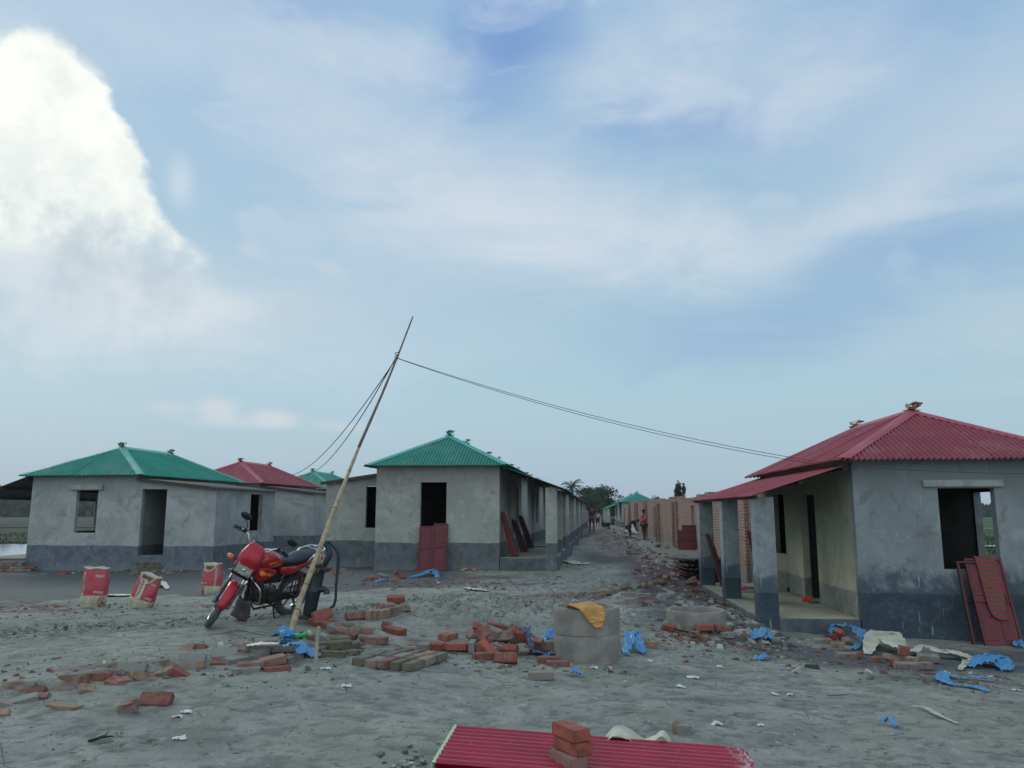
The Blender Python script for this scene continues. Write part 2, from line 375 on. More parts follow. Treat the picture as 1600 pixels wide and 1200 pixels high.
MT['redcap'] = roofmat('red_tin_cap', (.42, .10, .13), (.50, .52, .36), .2)
MT['underpale'] = simple('pale_sheet_back', (.50, .54, .36), .5, var=.2)
MT['darktin'] = simple('dark_tin', (.035, .033, .035), .6, var=.3, bump=0)
MT['timber'] = simple('timber', (.07, .055, .045), .8, var=.4, scale=12)
MT['redpaint'] = simple('red_oxide_paint', (.125, .014, .022), .55, var=.35, scale=6, bump=.08)
MT['redpaint2'] = simple('red_lead_paint', (.150, .020, .034), .6, var=.4, scale=4, bump=.1)
MT['grille'] = simple('grille_iron', (.07, .016, .018), .6, var=.4, bump=0)
def brickwall(name):
    t = NT(name); s = t.sep(); cx = t.n.new('ShaderNodeCombineXYZ')
    g = t.n.new('ShaderNodeNewGeometry'); t.l.new(t.math('ADD', s[0], s[1]), cx.inputs[0]); t.l.new(s[2], cx.inputs[1])
    b = t.n.new('ShaderNodeTexBrick'); t.l.new(cx.outputs[0], b.inputs[0]); b.inputs['Scale'].default_value = 1
    b.inputs['Brick Width'].default_value = .26; b.inputs['Row Height'].default_value = .085; b.inputs['Mortar Size'].default_value = .012
    b.inputs['Mortar Smooth'].default_value = .3; b.inputs['Bias'].default_value = -.1
    b.inputs['Color1'].default_value = (.31, .150, .10, 1); b.inputs['Color2'].default_value = (.17, .08, .06, 1); b.inputs['Mortar'].default_value = (.36, .34, .32, 1)
    c = t.mix(t.mr(t.noise(1.1, 5, .6), .35, .7), b.outputs[0], (.25, .18, .15))
    c = t.mix(t.math('MULTIPLY', t.mr(t.noise(5, 5, .7), .56, .68), .75), c, (.42, .40, .37))
    c = t.mix(t.math('MULTIPLY', t.mr(t.noise(4, 5, .7, off=(5, 5, 5)), .58, .68), .8), c, (.07, .05, .05))
    c = t.mix(t.mr(t.math('ADD', s[2], t.math('MULTIPLY', t.noise(2, 3), .3)), .62, .52), c, (.25, .235, .21))
    t.bump(t.math('SUBTRACT', t.math('MULTIPLY', t.noise(30, 4), .3), b.outputs['Fac']), .8, .02)
    return t.done(c, .95)
MT['brickwall'] = brickwall('raw_brick_wall')
def brickmat(name, c, c2, dust=.5, dustc=(.21, .22, .20)):
    t = NT(name); r = t.rand(); co = t.tc.outputs['Object']
    base = t.mix(r, c, c2); n = t.noise(14, 6, .7, d4=r)
    base = t.mix(t.mr(n, .4, .65), base, tuple(q*.6 for q in c))
    g = t.n.new('ShaderNodeNewGeometry'); sp = t.n.new('ShaderNodeSeparateXYZ'); t.l.new(g.outputs['Normal'], sp.inputs[0])
    n2 = t.noise(7, 5, .65, off=(2, 2, 2), d4=r)
    f = t.math('MULTIPLY', t.mr(t.math('ADD', n2, t.math('MULTIPLY', t.math('SUBTRACT', r, .5), .35)), .42, .62), dust)
    base = t.mix(f, base, dustc)
    t.bump(t.noise(60, 5, .7), .6, .004)
    return t.done(base, .92)
MT['brick'] = brickmat('brick_red', (.25, .072, .052), (.17, .06, .052), .7)
MT['brick_dusty'] = brickmat('brick_dusty', (.22, .09, .07), (.19, .15, .115), 1.0)
MT['brick_moss'] = brickmat('brick_mossy', (.125, .12, .078), (.15, .13, .10), .7, (.17, .18, .15))
MT['brick_tan'] = brickmat('brick_tan', (.30, .21, .14), (.26, .14, .10), .8)
MT['brick_bright'] = brickmat('brick_orange', (.34, .10, .07), (.29, .075, .058), .5)
MT['concrete'] = simple('ring_concrete', (.26, .255, .235), .92, var=.3, scale=5, bump=.4, bd=.006)
MT['bamboo'] = simple('bamboo', (.36, .29, .18), .6, var=.35, scale=9, bump=.1)
MT['bamboo_dark'] = simple('bamboo_weathered', (.16, .12, .09), .7, var=.35, scale=9, bump=.1)
MT['wood_pale'] = simple('peeled_stake', (.38, .35, .27), .8, var=.3, scale=12)
MT['pump'] = simple('pump_paint', (.030, .052, .060), .5, .3, var=.4, scale=9, bump=.25)
MT['rust'] = simple('rusty_iron', (.075, .04, .03), .8, .2, var=.4, scale=15, bump=.4)
MT['blue'] = simple('blue_polythene', (.06, .26, .58), .38, scale=9, bump=.4, bd=.01, c2=(.10, .27, .42))
MT['navy'] = simple('navy_cloth', (.025, .045, .14), .8, var=.5, scale=6, bump=.3, bd=.01, c2=(.14, .18, .27))
MT['yellow'] = simple('yellow_sacking', (.60, .33, .10), .75, var=.3, scale=5, bump=.3, bd=.006)
MT['white'] = simple('white_sacking', (.52, .52, .42), .75, var=.3, scale=5, bump=.3, bd=.006)
MT['paper'] = simple('white_scrap', (.62, .64, .62), .7, var=.2)
MT['greenpvc'] = simple('green_plastic', (.03, .42, .12), .35, var=.2, bump=0)
MT['black'] = simple('black_plastic', (.012, .013, .015), .45, var=.3, bump=0)
MT['wire'] = simple('black_wire', (.012, .012, .014), .5, var=.2, bump=0)
MT['rubber'] = simple('dusty_tyre', (.045, .047, .047), .85, var=.4, scale=20, bump=.3, c2=(.10, .105, .10))
MT['chrome'] = simple('chrome', (.60, .62, .64), .22, 1.0, var=.2, bump=0)
MT['steel'] = simple('grimy_alloy', (.22, .22, .22), .45, .8, var=.5, scale=20, bump=.2)
MT['grime'] = simple('oily_grime', (.05, .045, .04), .6, .4, var=.5, scale=18, bump=.3)
MT['frame'] = simple('frame_black', (.018, .018, .02), .4, .2, var=.3, bump=0)
def bikered():
    t = NT('motorcycle_red_lacquer'); n = t.noise(3.2, 3, .4, .8, (1, 1, 2.2)); c = t.mix(t.mr(n, .56, .64), (.38, .012, .022), (.52, .10, .03))
    c = t.mix(t.math('MULTIPLY', t.mr(t.noise(9, 5, .6), .5, .75), .25), c, (.20, .16, .14))
    t.b.inputs['Coat Weight'].default_value = .5; return t.done(c, .32, .1)
MT['bikered'] = bikered()
MT['cowlred'] = simple('cowl_red_lacquer', (.40, .012, .028), .33, .05, var=.2, scale=3, bump=0)
MT['seat'] = simple('seat_vinyl', (.010, .013, .026), .5, var=.3, bump=.1)
MT['amber'] = simple('amber_lens', (.75, .17, .03), .25, var=.15, bump=0)
MT['lens'] = simple('headlamp_glass', (.24, .27, .25), .12, .6, var=.5, scale=14, bump=.1, c2=(.72, .76, .70))
MT['skin'] = simple('skin_brown', (.11, .055, .035), .6, var=.15, bump=0)
MT['hair'] = simple('hair_black', (.01, .009, .009), .6, var=.1, bump=0)
MT['leaf'] = None
def leafmat(name, c, c2):
    t = NT(name); r = t.island(); col = t.mix(r, c, c2); col = t.mix(t.mr(t.noise(.5, 4), .4, .6), col, tuple(q*.55 for q in c)); return t.done(col, .75, 0, .2)
MT['leaf'] = leafmat('foliage_dark', (.018, .042, .020), (.038, .072, .030))
MT['leaf2'] = leafmat('foliage_mid', (.030, .060, .030), (.055, .10, .045))
MT['palmleaf'] = leafmat('palm_frond', (.020, .038, .024), (.032, .052, .03))
MT['bark'] = simple('bark', (.10, .08, .065), .9, var=.4, scale=6)
def textmat(name, c): return simple(name, c, .7, var=.15, bump=0)
MT['ink'] = textmat('print_dark', (.10, .02, .02)); MT['inkw'] = textmat('print_white', (.55, .53, .45)); MT['inkr'] = textmat('print_red', (.30, .02, .035)); MT['inkp'] = textmat('print_pale', (.55, .30, .30))
# ================================================================ GROUND
def axis(lo, hi, fine_lo, fine_hi, step, grow):
    a = list(np.arange(fine_lo, fine_hi, step)); s = step; v = a[-1]
    while v < hi: s *= grow; v += s; a.append(v)
    s = step; v = a[0]; b = []
    while v > lo: s *= grow; v -= s; b.append(v)
    return np.array(b[::-1]+a)
gx = axis(-2500, 2500, -5.6, 4.4, .035, 1.035); gy = axis(-60, 4000, 4.6, 13.5, .035, 1.027)
GX, GY = np.meshgrid(gx, gy); fx_, fy_ = GX.ravel(), GY.ravel()
# carve to world: hsmooth in chunks
Z = np.concatenate([height(fx_[i:i+60000], fy_[i:i+60000]) for i in range(0, len(fx_), 60000)])
nx, ny = len(gx), len(gy)
me = bpy.data.meshes.new("ground"); me.vertices.add(nx*ny)
me.vertices.foreach_set('co', np.stack([fx_, fy_, Z], 1).ravel().astype(np.float32))
ii, jj = np.meshgrid(np.arange(nx-1), np.arange(ny-1)); q = (jj*nx+ii).ravel()
quad = np.stack([q, q+1, q+1+nx, q+nx], 1).astype(np.int32)
me.loops.add(len(quad)*4); me.polygons.add(len(quad)); me.loops.foreach_set('vertex_index', quad.ravel())
me.polygons.foreach_set('loop_start', np.arange(0, len(quad)*4, 4, dtype=np.int32)); me.update(calc_edges=True)
me.polygons.foreach_set('use_smooth', np.ones(len(quad), bool))
nz = fbm(fx_*.7, fy_*.7, 4)
def G2(x, y, cx, cy, sx, sy, th=0):
    c, s = math.cos(th), math.sin(th); u = (x-cx)*c+(y-cy)*s; v = -(x-cx)*s+(y-cy)*c
    return np.exp(-((u/sx)**2+(v/sy)**2))
wet = np.zeros_like(fx_); cr0 = crest(fx_, fy_)
fr = 13.6+.35*(fx_+8)*(fx_ > -8)+.5*nz*3+1.6*fbm(fx_*2.2, fy_*2.2, 4)                       # dark wet soil in front of the left houses
wet = np.maximum(wet, sm(-.35, .35, fy_-fr)*sm(1.0, -1.5, fx_+1.0)*sm(19.5+6, 17+6, fy_))
for a in ((2.9,12.5,1.3,2.8),(3.4,16,1.0,3),(3.9,21,1.2,5),(4.6,9.9,2.6,1.0),(7.5,10.5,3.0,.9),(-.6,4.9,.35,.5),(3.2,26,1.0,8),(3.4,10.4,1.3,.8),(-2.2,9.5,.5,.25),(2.5,8.2,2.2,.35),(4.2,8.6,3,.4),(1.6,7.2,1.6,.25)):
    wet = np.maximum(wet, G2(fx_, fy_, *a)*(.9 if a[1] > 9 else .45))
wet = np.maximum(wet, .30*G2(fx_, fy_, 4.5, 7.2, 4.0, 2.2))
wet = np.maximum(wet, .45*np.exp(-((fy_-cr0+.75)/.10)**2)*sm(3, 1, fx_)); wet = np.maximum(wet, .40*np.exp(-((fy_-cr0-.62)/.10)**2)*sm(3, 1, fx_))
wet = np.clip(wet+nz*.5*(wet > .05), 0, 1)
dust = np.zeros_like(fx_)
nz2 = fbm(fx_*3.3, fy_*3.3, 4, .65)
for a in ((-8.2,12.3,1.4,1.0,.15),(-7.1,12.0,1.0,.4,.1),(-4.4,12.4,.5,.3,0),(.9,15.2,1.6,.5,.2),(-.3,17,1.6,.6,.1),(-.9,18.5,1.8,.6,.1),(2.3,14.2,.8,.5,0),(3.3,17,.8,3,0),(3.7,22,.9,5,0),(4.6,32,1.3,9,0),(5.4,46,1.6,14,0),(-2.5,16,1.0,.5,0),(-3.3,7.2,.7,.25,0)):
    dust = np.maximum(dust, G2(fx_, fy_, *a)*.95)
dust = np.clip(sm(.30, .75, dust+nz2*.9), 0, 1)
cr = crest(fx_, fy_)
ch = np.maximum(np.exp(-((fy_-cr)/(.42+.05*np.abs(fx_+2)))**2)*sm(3.5, 1.0, fx_), .55*np.exp(-((fy_-cr-1.5)/.3)**2)*sm(3.5, 1.0, fx_))
ch = np.maximum(ch, .35*np.exp(-(((fx_+.1)/2.0)**2+((fy_-11.6)/1.7)**2)*1.3)); ch = np.clip(ch, 0, 1)
field = np.maximum.reduce([sm(-17.5, -21, fx_), sm(14, 17, fx_-.1*fy_), sm(120, 135, fy_)])
at = me.color_attributes.new('soil', 'FLOAT_COLOR', 'POINT')
at.data.foreach_set('color', np.stack([wet, dust, ch, field], 1).ravel().astype(np.float32))
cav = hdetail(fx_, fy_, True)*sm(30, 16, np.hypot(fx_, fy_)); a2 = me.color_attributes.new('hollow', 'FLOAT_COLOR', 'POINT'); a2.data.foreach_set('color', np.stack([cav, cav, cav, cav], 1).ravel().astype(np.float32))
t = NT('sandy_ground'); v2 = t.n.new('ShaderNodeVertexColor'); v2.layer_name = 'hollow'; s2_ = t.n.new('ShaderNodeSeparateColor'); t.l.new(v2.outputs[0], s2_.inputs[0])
vc = t.n.new('ShaderNodeVertexColor'); vc.layer_name = 'soil'
sp = t.n.new('ShaderNodeSeparateColor'); t.l.new(vc.outputs[0], sp.inputs[0])
r_, g_, b_, a_ = sp.outputs[0], sp.outputs[1], sp.outputs[2], vc.outputs[1]
big = t.noise(.35, 6, .6, .4); mid = t.noise(1.6, 7, .62, .5, (1, 1, 1)); fin = t.noise(14, 7, .68); grit = t.noise(70, 4, .7)
c = t.ramp(mid, [(.32, (.185, .198, .182)), (.50, (.275, .290, .265)), (.70, (.375, .388, .355))])
c = t.mix(t.mr(big, .42, .62, 0, .55), c, (.26, .28, .22))
c = t.mix(t.mr(t.noise(4.5, 7, .7, .8, (1, 1, 1), off=(3, 8, 0)), .57, .70, 0, .55), c, (.19, .20, .165))
c = t.mix(t.mr(t.noise(7, 8, .74, .3, (1, 1, 1), off=(7, 1, 0)), .59, .63, 0, .8), c, (.065, .07, .06))
c = t.mix(t.mr(t.noise(3.4, 9, .82, 1.2, (1, 1, 1), off=(2, 9, 0)), .56, .585, 0, .5), c, (.13, .14, .12))
c = t.mix(t.mr(t.noise(15, 7, .75, .2, (1, 1, 1), off=(1, 7, 3)), .58, .66, 0, .45), c, (.46, .47, .41))
c = t.mix(t.mr(t.noise(26, 5, .75, 0, (1, 1, 1)), .63, .69, 0, .75), c, (.06, .06, .055))
c = t.mix(t.mr(t.noise(6, 5, .6, off=(1, 4, 0)), .60, .72, 0, .5), c, (.46, .47, .40))
vo = t.n.new('ShaderNodeTexVoronoi'); vo.feature = 'DISTANCE_TO_EDGE'; vo.inputs['Scale'].default_value = 2.2; mpv = t.n.new('ShaderNodeMapping'); nv_ = t.n.new('ShaderNodeVectorMath'); nv_.operation = 'ADD'; t.l.new(t.tc.outputs['Object'], nv_.inputs[0]); cn = t.n.new('ShaderNodeTexNoise'); cn.inputs['Scale'].default_value = 3; t.l.new(cn.outputs['Color'], nv_.inputs[1]); t.l.new(nv_.outputs[0], vo.inputs['Vector'])
c = t.mix(t.math('MULTIPLY', t.mr(vo.outputs['Distance'], .018, .004), t.mr(t.noise(1.1, 4, .6, off=(8, 8, 0)), .54, .62, 0, .7)), c, (.07, .075, .07))
# crevice shade painted into the ground colour along the hollows
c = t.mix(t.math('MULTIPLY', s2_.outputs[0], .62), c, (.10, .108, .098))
chf = t.math('MULTIPLY', b_, t.mr(t.noise(7, 6, .7, .6, (1, 1, 1)), .46, .56))
c = t.mix(t.math('MULTIPLY', chf, .85), c, (.075, .078, .06))
c = t.mix(t.math('MULTIPLY', t.math('MULTIPLY', b_, t.mr(t.noise(9, 5, .65, off=(6, 6, 0)), .52, .62)), .5), c, (.44, .45, .38))
wf = t.mr(t.math('ADD', r_, t.math('MULTIPLY', t.math('SUBTRACT', t.noise(2.4, 6, .65), .5), .7)), .25, .72)
wc = t.mix(t.mr(fin, .35, .65), (.105, .12, .13), (.05, .06, .068))
c = t.mix(t.math('MULTIPLY', wf, .88), c, wc)
df = t.math('MULTIPLY', g_, t.mr(t.noise(7, 7, .75), .42, .56))
c = t.mix(t.math('MULTIPLY', df, .85), c, t.mix(t.mr(fin, .3, .7), (.20, .065, .055), (.09, .045, .045)))
fld = t.mix(t.mr(t.noise(.045, 6, .6, .6, (1, 3, 1)), .40, .62), (.030, .070, .022), (.085, .13, .045))
fld = t.mix(t.mr(t.noise(.9, 6, .7), .5, .7, 0, .6), fld, (.02, .035, .015))
fld = t.mix(t.mr(t.sep()[0], 4, -14, 0, .80), fld, (.018, .026, .014))
c = t.mix(a_, c, fld)
c = t.mix(t.mr(grit, .3, .7, 0, .45), c, t.mix(.6, c, (.02, .02, .02)))
t.bump(t.math('ADD', t.math('MULTIPLY', fin, .8), t.math('MULTIPLY', grit, .25)), .75, .03)
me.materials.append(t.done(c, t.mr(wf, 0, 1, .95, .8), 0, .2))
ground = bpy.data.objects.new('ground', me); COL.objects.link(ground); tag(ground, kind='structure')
# flooded paddies
tw = NT('paddy_water'); tw.bump(tw.noise(1.2, 4), .08, .02); wm = tw.done((.30, .33, .33), .06, 0, .9)
def sheet(name, pts, z, m):
    b = MB(); b.add([(x, y, z) for x, y in pts], [tuple(range(len(pts)))]); o = b.build(name, m); tag(o, kind='structure'); return o
sheet('water', [(-24, 44), (-24.5, 62.5), (-60, 63), (-130, 60), (-130, 43)], -.90, wm)
sheet('water', [(-30, 127), (-32, 158), (-150, 160), (-220, 150), (-220, 124)], -.90, wm)
sheet('water', [(26, 58), (60, 58.5), (60, 60.5), (26, 60)], -.90, wm)
sheet('water', [(50, 118), (110, 119), (110, 122), (50, 121)], -.90, wm)

# ================================================================ HOUSES
WD, LN, VR, WH, TK = 3.3, 6.0, 1.50, 2.76, .13
def panel(mb, o, u, nrm, length, z0, z1, ops, T, xf):
    """one wall sheet of thickness T with openings cut through; o start point (x,y), u unit dir, nrm inward unit dir"""
    ss = sorted({0, length, *[q for op in ops for q in op[:2]]}); zs = sorted({z0, z1, *[q for op in ops for q in op[2:4]]})
    ss = [q for q in ss if 0 <= q <= length]; zs = [q for q in zs if z0 <= q <= z1]
    def solid(i, j):
        if i < 0 or j < 0 or i >= len(ss)-1 or j >= len(zs)-1: return False
        a = (ss[i]+ss[i+1])/2; b = (zs[j]+zs[j+1])/2
        return not any(p[0] < a < p[1] and p[2] < b < p[3] for p in ops)
    P = lambda s, t, z: xf((o[0]+u[0]*s+nrm[0]*t, o[1]+u[1]*s+nrm[1]*t, z))
    for i in range(len(ss)-1):
        for j in range(len(zs)-1):
            if not solid(i, j): continue
            a, b, c, d = ss[i], ss[i+1], zs[j], zs[j+1]
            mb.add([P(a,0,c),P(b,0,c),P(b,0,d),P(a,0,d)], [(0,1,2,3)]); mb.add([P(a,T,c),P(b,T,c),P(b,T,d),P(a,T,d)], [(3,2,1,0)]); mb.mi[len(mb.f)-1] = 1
            if not solid(i-1, j): mb.add([P(a,0,c),P(a,T,c),P(a,T,d),P(a,0,d)], [(0,1,2,3)])
            if not solid(i+1, j): mb.add([P(b,0,c),P(b,T,c),P(b,T,d),P(b,0,d)], [(3,2,1,0)])
            if not solid(i, j-1): mb.add([P(a,0,c),P(b,0,c),P(b,T,c),P(a,T,c)], [(3,2,1,0)])
            if not solid(i, j+1): mb.add([P(a,0,d),P(b,0,d),P(b,T,d),P(a,T,d)], [(0,1,2,3)])
def corr(mb, p0, p1, up, top, lam=.085, amp=.014, spw=6, jag=0.0, n_v=1):
    """corrugated sheet: eave p0->p1, `up` unit vector up the slope, top(s)=slope length at distance s"""
    p0, p1, up = Vector(p0), Vector(p1), Vector(up); Lh = (p1-p0).length; u = (p1-p0)/Lh; n = u.cross(up).normalized()
    if n.z < 0: n = -n
    k = max(2, int(Lh/lam*spw)); per = max(1, int(round(.78/lam))*spw); i0 = 0; no = 0
    while i0 < k:
        i1 = min(k, i0+per); vs = []; fs = []; lift = .004*(no % 2); jg = jag*((no*7919 % 13)/13-.5)
        for i in range(i0, min(i1+1, k)+1):
            s = Lh*i/k; d = n*amp*math.sin(2*math.pi*s/lam)+n*(amp+lift)
            h = max(top(s), 0)
            for w in range(n_v+1): vs.append(p0+u*s+up*(h*w/n_v+(jg if w == 0 else 0))+d)
        for i in range(len(vs)//(n_v+1)-1):
            for w in range(n_v): a = i*(n_v+1)+w; fs.append((a, a+n_v+1, a+n_v+2, a+1))
        mb.add(vs, fs); i0 = i1; no += 1
def cap_strip(mb, a, b, w, n1, n2, lift=.03, xf=None):
    """bent ridge/hip cap from a to b: wings leaning down along n1, n2"""
    a, b, n1, n2 = Vector(a), Vector(b), Vector(n1).normalized(), Vector(n2).normalized(); z = Vector((0, 0, lift))
    k = 3; vs = []; fs = []
    for i in range(k+1):
        p = a.lerp(b, i/k)+z; vs += [p+n1*w, p+n1*w*.45+Vector((0,0,.008)), p+Vector((0,0,.012)), p+n2*w*.45+Vector((0,0,.008)), p+n2*w]
    for i in range(k):
        for j in range(4): fs.append((i*5+j, i*5+5+j, i*5+6+j, i*5+1+j))
    mb.add(vs, fs)
def house(org, ang, z, mirror, roof, label, pl='plaster', ext=None, front=(1.17, 1.98), side_far=True, lod=0, group=None, ov=.1, veranda_plaster=None, ridge=3.62, side_ops=None, ncol=3, vz=(2.66, 2.03), VR=1.50, open_side=(2.03, 2.9)):
    mx = -1 if mirror else 1
    base = empty('house', (org[0], org[1], z), -R(ang))
    tag(base, label, 'house', group)
    xf = lambda p: Vector((mx*p[0], p[1], p[2]))
    spw = (6, 4, 3)[lod]; lam = (.12 if org[1] > 22 else .085, .13, .2)[lod]
    zb = -.5; ops_v = side_ops or [(2.0, 2.9, .32, 2.2), (4.05, 5.0, 1.03, 2.25)]
    m = MB()
    panel(m, (0,0), (1,0), (0,1), WD, zb, WH, [(*front, 1.04, 2.25)] if front else [], TK, xf)
    panel(m, (0,LN), (1,0), (0,-1), WD, zb, WH, [(1.17, 1.98, 1.04, 2.25)], TK, xf)
    panel(m, (WD,TK), (0,1), (-1,0), LN-2*TK, zb, WH, [(open_side[0]-TK, open_side[1]-TK, 1.08, 2.25)] if side_far else [], TK, xf)
    f0_ = len(m.f)
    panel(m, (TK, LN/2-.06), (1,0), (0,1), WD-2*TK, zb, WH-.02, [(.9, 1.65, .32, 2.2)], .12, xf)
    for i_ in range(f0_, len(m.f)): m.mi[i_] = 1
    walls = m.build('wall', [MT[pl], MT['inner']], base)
    mv = MB(); panel(mv, (0,TK), (0,1), (1,0), LN-2*TK, zb, WH, [(a-TK, b-TK, c, d) for a, b, c, d in ops_v], TK, xf)
    mv.build('veranda_wall', [MT[veranda_plaster or pl], MT['inner']], base)
    # floor + plinth
    m = MB(); m.box(xf((WD/2, LN/2, -.09)), (WD-2*TK-.006, LN-2*TK-.006, .8)); m.build('room_floor', MT['floor'], base)
    m = MB(); m.box(xf((-VR/2-.01, LN/2+.005, -.115)), (VR-.02, LN-.01, .83)); pf = m.build('veranda_plinth', MT['plinth'], base)
    m = MB(); m.box(xf((-VR/2-.01, LN/2+.004, .303)), (VR-.04, LN-.03, .012)); m.build('veranda_floor', MT['floor'], base)
    # columns
    for k in range(ncol):
        cy = .155+(LN-.31-.3)*k/2
        c = MB(); c.bbox((0, 0, .75), (.29, .29, 2.62 if lod else 2.62), .012)
        zt = vz[0]-(vz[0]-vz[1])/(VR+ov)*(VR-.02)-.03; cm = MB(); cm.bbox((0, 0, (zt-.45)/2), (.30, .30, zt+.45), .012)
        cm.build('column', MT[pl], base, loc=xf((-VR+.15, cy, 0)))
    # main roof
    ov_, ez = .27, 2.66; cx = WD/2; rz = ridge; o = ov_
    E = [(-o, -o), (WD+o, -o), (WD+o, LN+o), (-o, LN+o)]; r0, r1 = Vector((cx, cx, rz)), Vector((cx, LN-cx, rz))
    run = cx+o; sl = math.hypot(run, rz-ez); m = MB()
    def face(a, b, inward, Lh, hip):
        up = Vector((inward[0]*run, inward[1]*run, rz-ez)).normalized()
        A = xf((*E[a], ez)); B = xf((*E[b], ez)); U = xf(up)
        f = (lambda s: sl*min(s, Lh-s, run)/run)
        corr(m, A, B, U, f, lam, .019, spw, .03, 3 if lod == 0 else 1)
    face(0, 1, (0, 1), 2*run, True); face(1, 2, (-1, 0), LN+2*o, False); face(2, 3, (0, -1), 2*run, True); face(3, 0, (1, 0), LN+2*o, False)
    rf = m.build('roof', MT[roof], base, smooth='all', up=True)
    m = MB(); cw = .17
    for (e, r) in ((0, r0), (1, r0), (2, r1), (3, r1)):
        a = Vector((*E[e], ez)); d = (r-a).normalized(); ex = Vector((1 if e in (0, 3) else -1, 0, 0)); ey = Vector((0, 1 if e < 2 else -1, 0))
        wx = (ex-d*ex.dot(d)); wy = (ey-d*ey.dot(d))
        # wings must follow the adjoining planes
        sx = Vector((ex.x, 0, 0)); sy = Vector((0, ey.y, 0)); kx = (rz-ez)/run
        cap_strip(m, xf(a), xf(r), cw, xf(sx), xf(sy), .036)
    cap_strip(m, xf(r0), xf(r1), .20, xf((-1, 0, -(rz-ez)/run)), xf((1, 0, -(rz-ez)/run)), .042)
    m.build('ridge_cap', MT[roof+'cap'], rf, smooth='all')
    for r in (r0, r1):
        m = MB(); sg = -1 if r is r0 else 1
        for dx, tl in ((-.035, -.5), (.07, .75)):
            Rm = Matrix.Rotation(tl, 3, 'Y') @ Matrix.Rotation(.25*sg, 3, 'X')
            m.bbox((dx, 0, .095), (.12, .16, .012), .004, Rm); m.bbox((dx-.045, 0, .07), (.012, .14, .08), .004, Rm)
        m.build('finial', MT['underpale'], rf, loc=xf(r)+Vector((0, .05*sg, .03)))
        m = MB(); m.bbox((.09, -.02, .115), (.12, .14, .025), .004, Matrix.Rotation(.15, 3, 'Y')); m.bbox((0, 0, .035), (.10, .13, .05), .01)
        m.build('finial_flap', MT[roof], rf, loc=xf(r)+Vector((0, .05*sg, .03)))
    # veranda roof
    m = MB(); x0, z0, x1, z1 = -.02, vz[0], -(VR+ov), vz[1]; d = Vector((x0-x1, 0, z0-z1)); ln = d.length; d.normalize()
    corr(m, xf((x1, -.16, z1)), xf((x1, LN+.12, z1)), xf(d), lambda s: ln, lam, .013, spw, .02)
    vr = m.build('veranda_roof', MT[roof], base, smooth='all', up=True)
    m = MB()
    for t_ in (.06, .5, .93):
        p = Vector((x1, 0, z1))+d*(ln*t_); m.box(xf((p.x, LN/2-.02, p.z-.035)), (.05, LN+.1, .05))
    m.build('purlin', MT['timber'], vr)
    if ext:
        ex0, ex1, ey0, ey1, eops, esops = ext; eh0, eh1 = 2.56, 2.30
        m = MB(); q0 = WD+.001; q1 = WD+ex1
        panel(m, (q0, ey0), (1,0), (0,1), q1-q0, zb, eh1, eops, TK, xf)
        # sloping top above the front wall
        m.add([xf(p) for p in ((q0,ey0,eh1),(q1,ey0,eh1),(q0,ey0,eh0),(q0,ey0+TK,eh1),(q1,ey0+TK,eh1),(q0,ey0+TK,eh0))], [(0,1,2),(5,4,3),(0,2,5,3),(1,4,5,2)])
        panel(m, (q0, ey1), (1,0), (0,-1), q1-q0, zb, eh1, [], TK, xf)
        panel(m, (q1, ey0+TK), (0,1), (-1,0), ey1-ey0-2*TK, zb, eh1, [(a-TK, b-TK, c, dd) for a, b, c, dd in esops], TK, xf)
        m.build('kitchen_wall', [MT[pl], MT['inner']], base)
        m = MB(); m.box(xf(((q0+q1)/2, (ey0+ey1)/2, -.04)), (q1-q0-2*TK-.01, ey1-ey0-2*TK-.01, .9)); m.build('kitchen_floor', MT['plinth'], base)
        m = MB(); a = Vector((q1+.16, ey0-.12, eh1+.0)); b = Vector((q1+.16, ey1+.1, eh1)); up = Vector((-(q1-WD+.14), 0, eh0-eh1+.03)); ln = up.length; up.normalize()
        corr(m, xf(a), xf(b), xf(up), lambda s: ln, lam, .013, spw, .0)
        kr = m.build('kitchen_roof', MT['darktin'], base, smooth='all')
        m = MB(); cpt = Vector(((q0+q1)/2+.08, ey0-.10, (eh0+eh1)/2-.01)); sl2 = math.atan2(eh0-eh1+.03, q1-WD+.14)
        m.box(xf(cpt), (q1-q0+.14, .05, .07), Matrix.Rotation(sl2*mx, 3, 'Y')); m.build('barge_board', MT['timber'], kr)
    return base
def lintel(h, x0, x1, y, z0, z1, dep=.1, mirror=False):
    mx = -1 if mirror else 1; m = MB(); m.bbox((mx*(x0+x1)/2, y-dep/2+.012, (z0+z1)/2), (x1-x0, dep, z1-z0), .012); return m.build('lintel', MT['lintel'], h)
def inside_mb(h): return h
def dirp(org, ang, t, s=0):
    a = R(ang); return (org[0]+math.sin(a)*t+math.cos(a)*s, org[1]+math.cos(a)*t-math.sin(a)*s)

# right-hand house (veranda towards the street)
C0, CA, CZ = (5.24, 12.2), 4.3, -.30
hC = house(C0, CA, CZ, False, 'red', 'nearest house on the right, red tin roof, grey walls and open veranda on columns', 'plaster_c', None, (1.25, 2.08), veranda_plaster='plaster_in', ov=.08, vz=(2.62, 2.12))
lintel(hC, 1.03, 2.20, 0, 2.27, 2.375, .07)
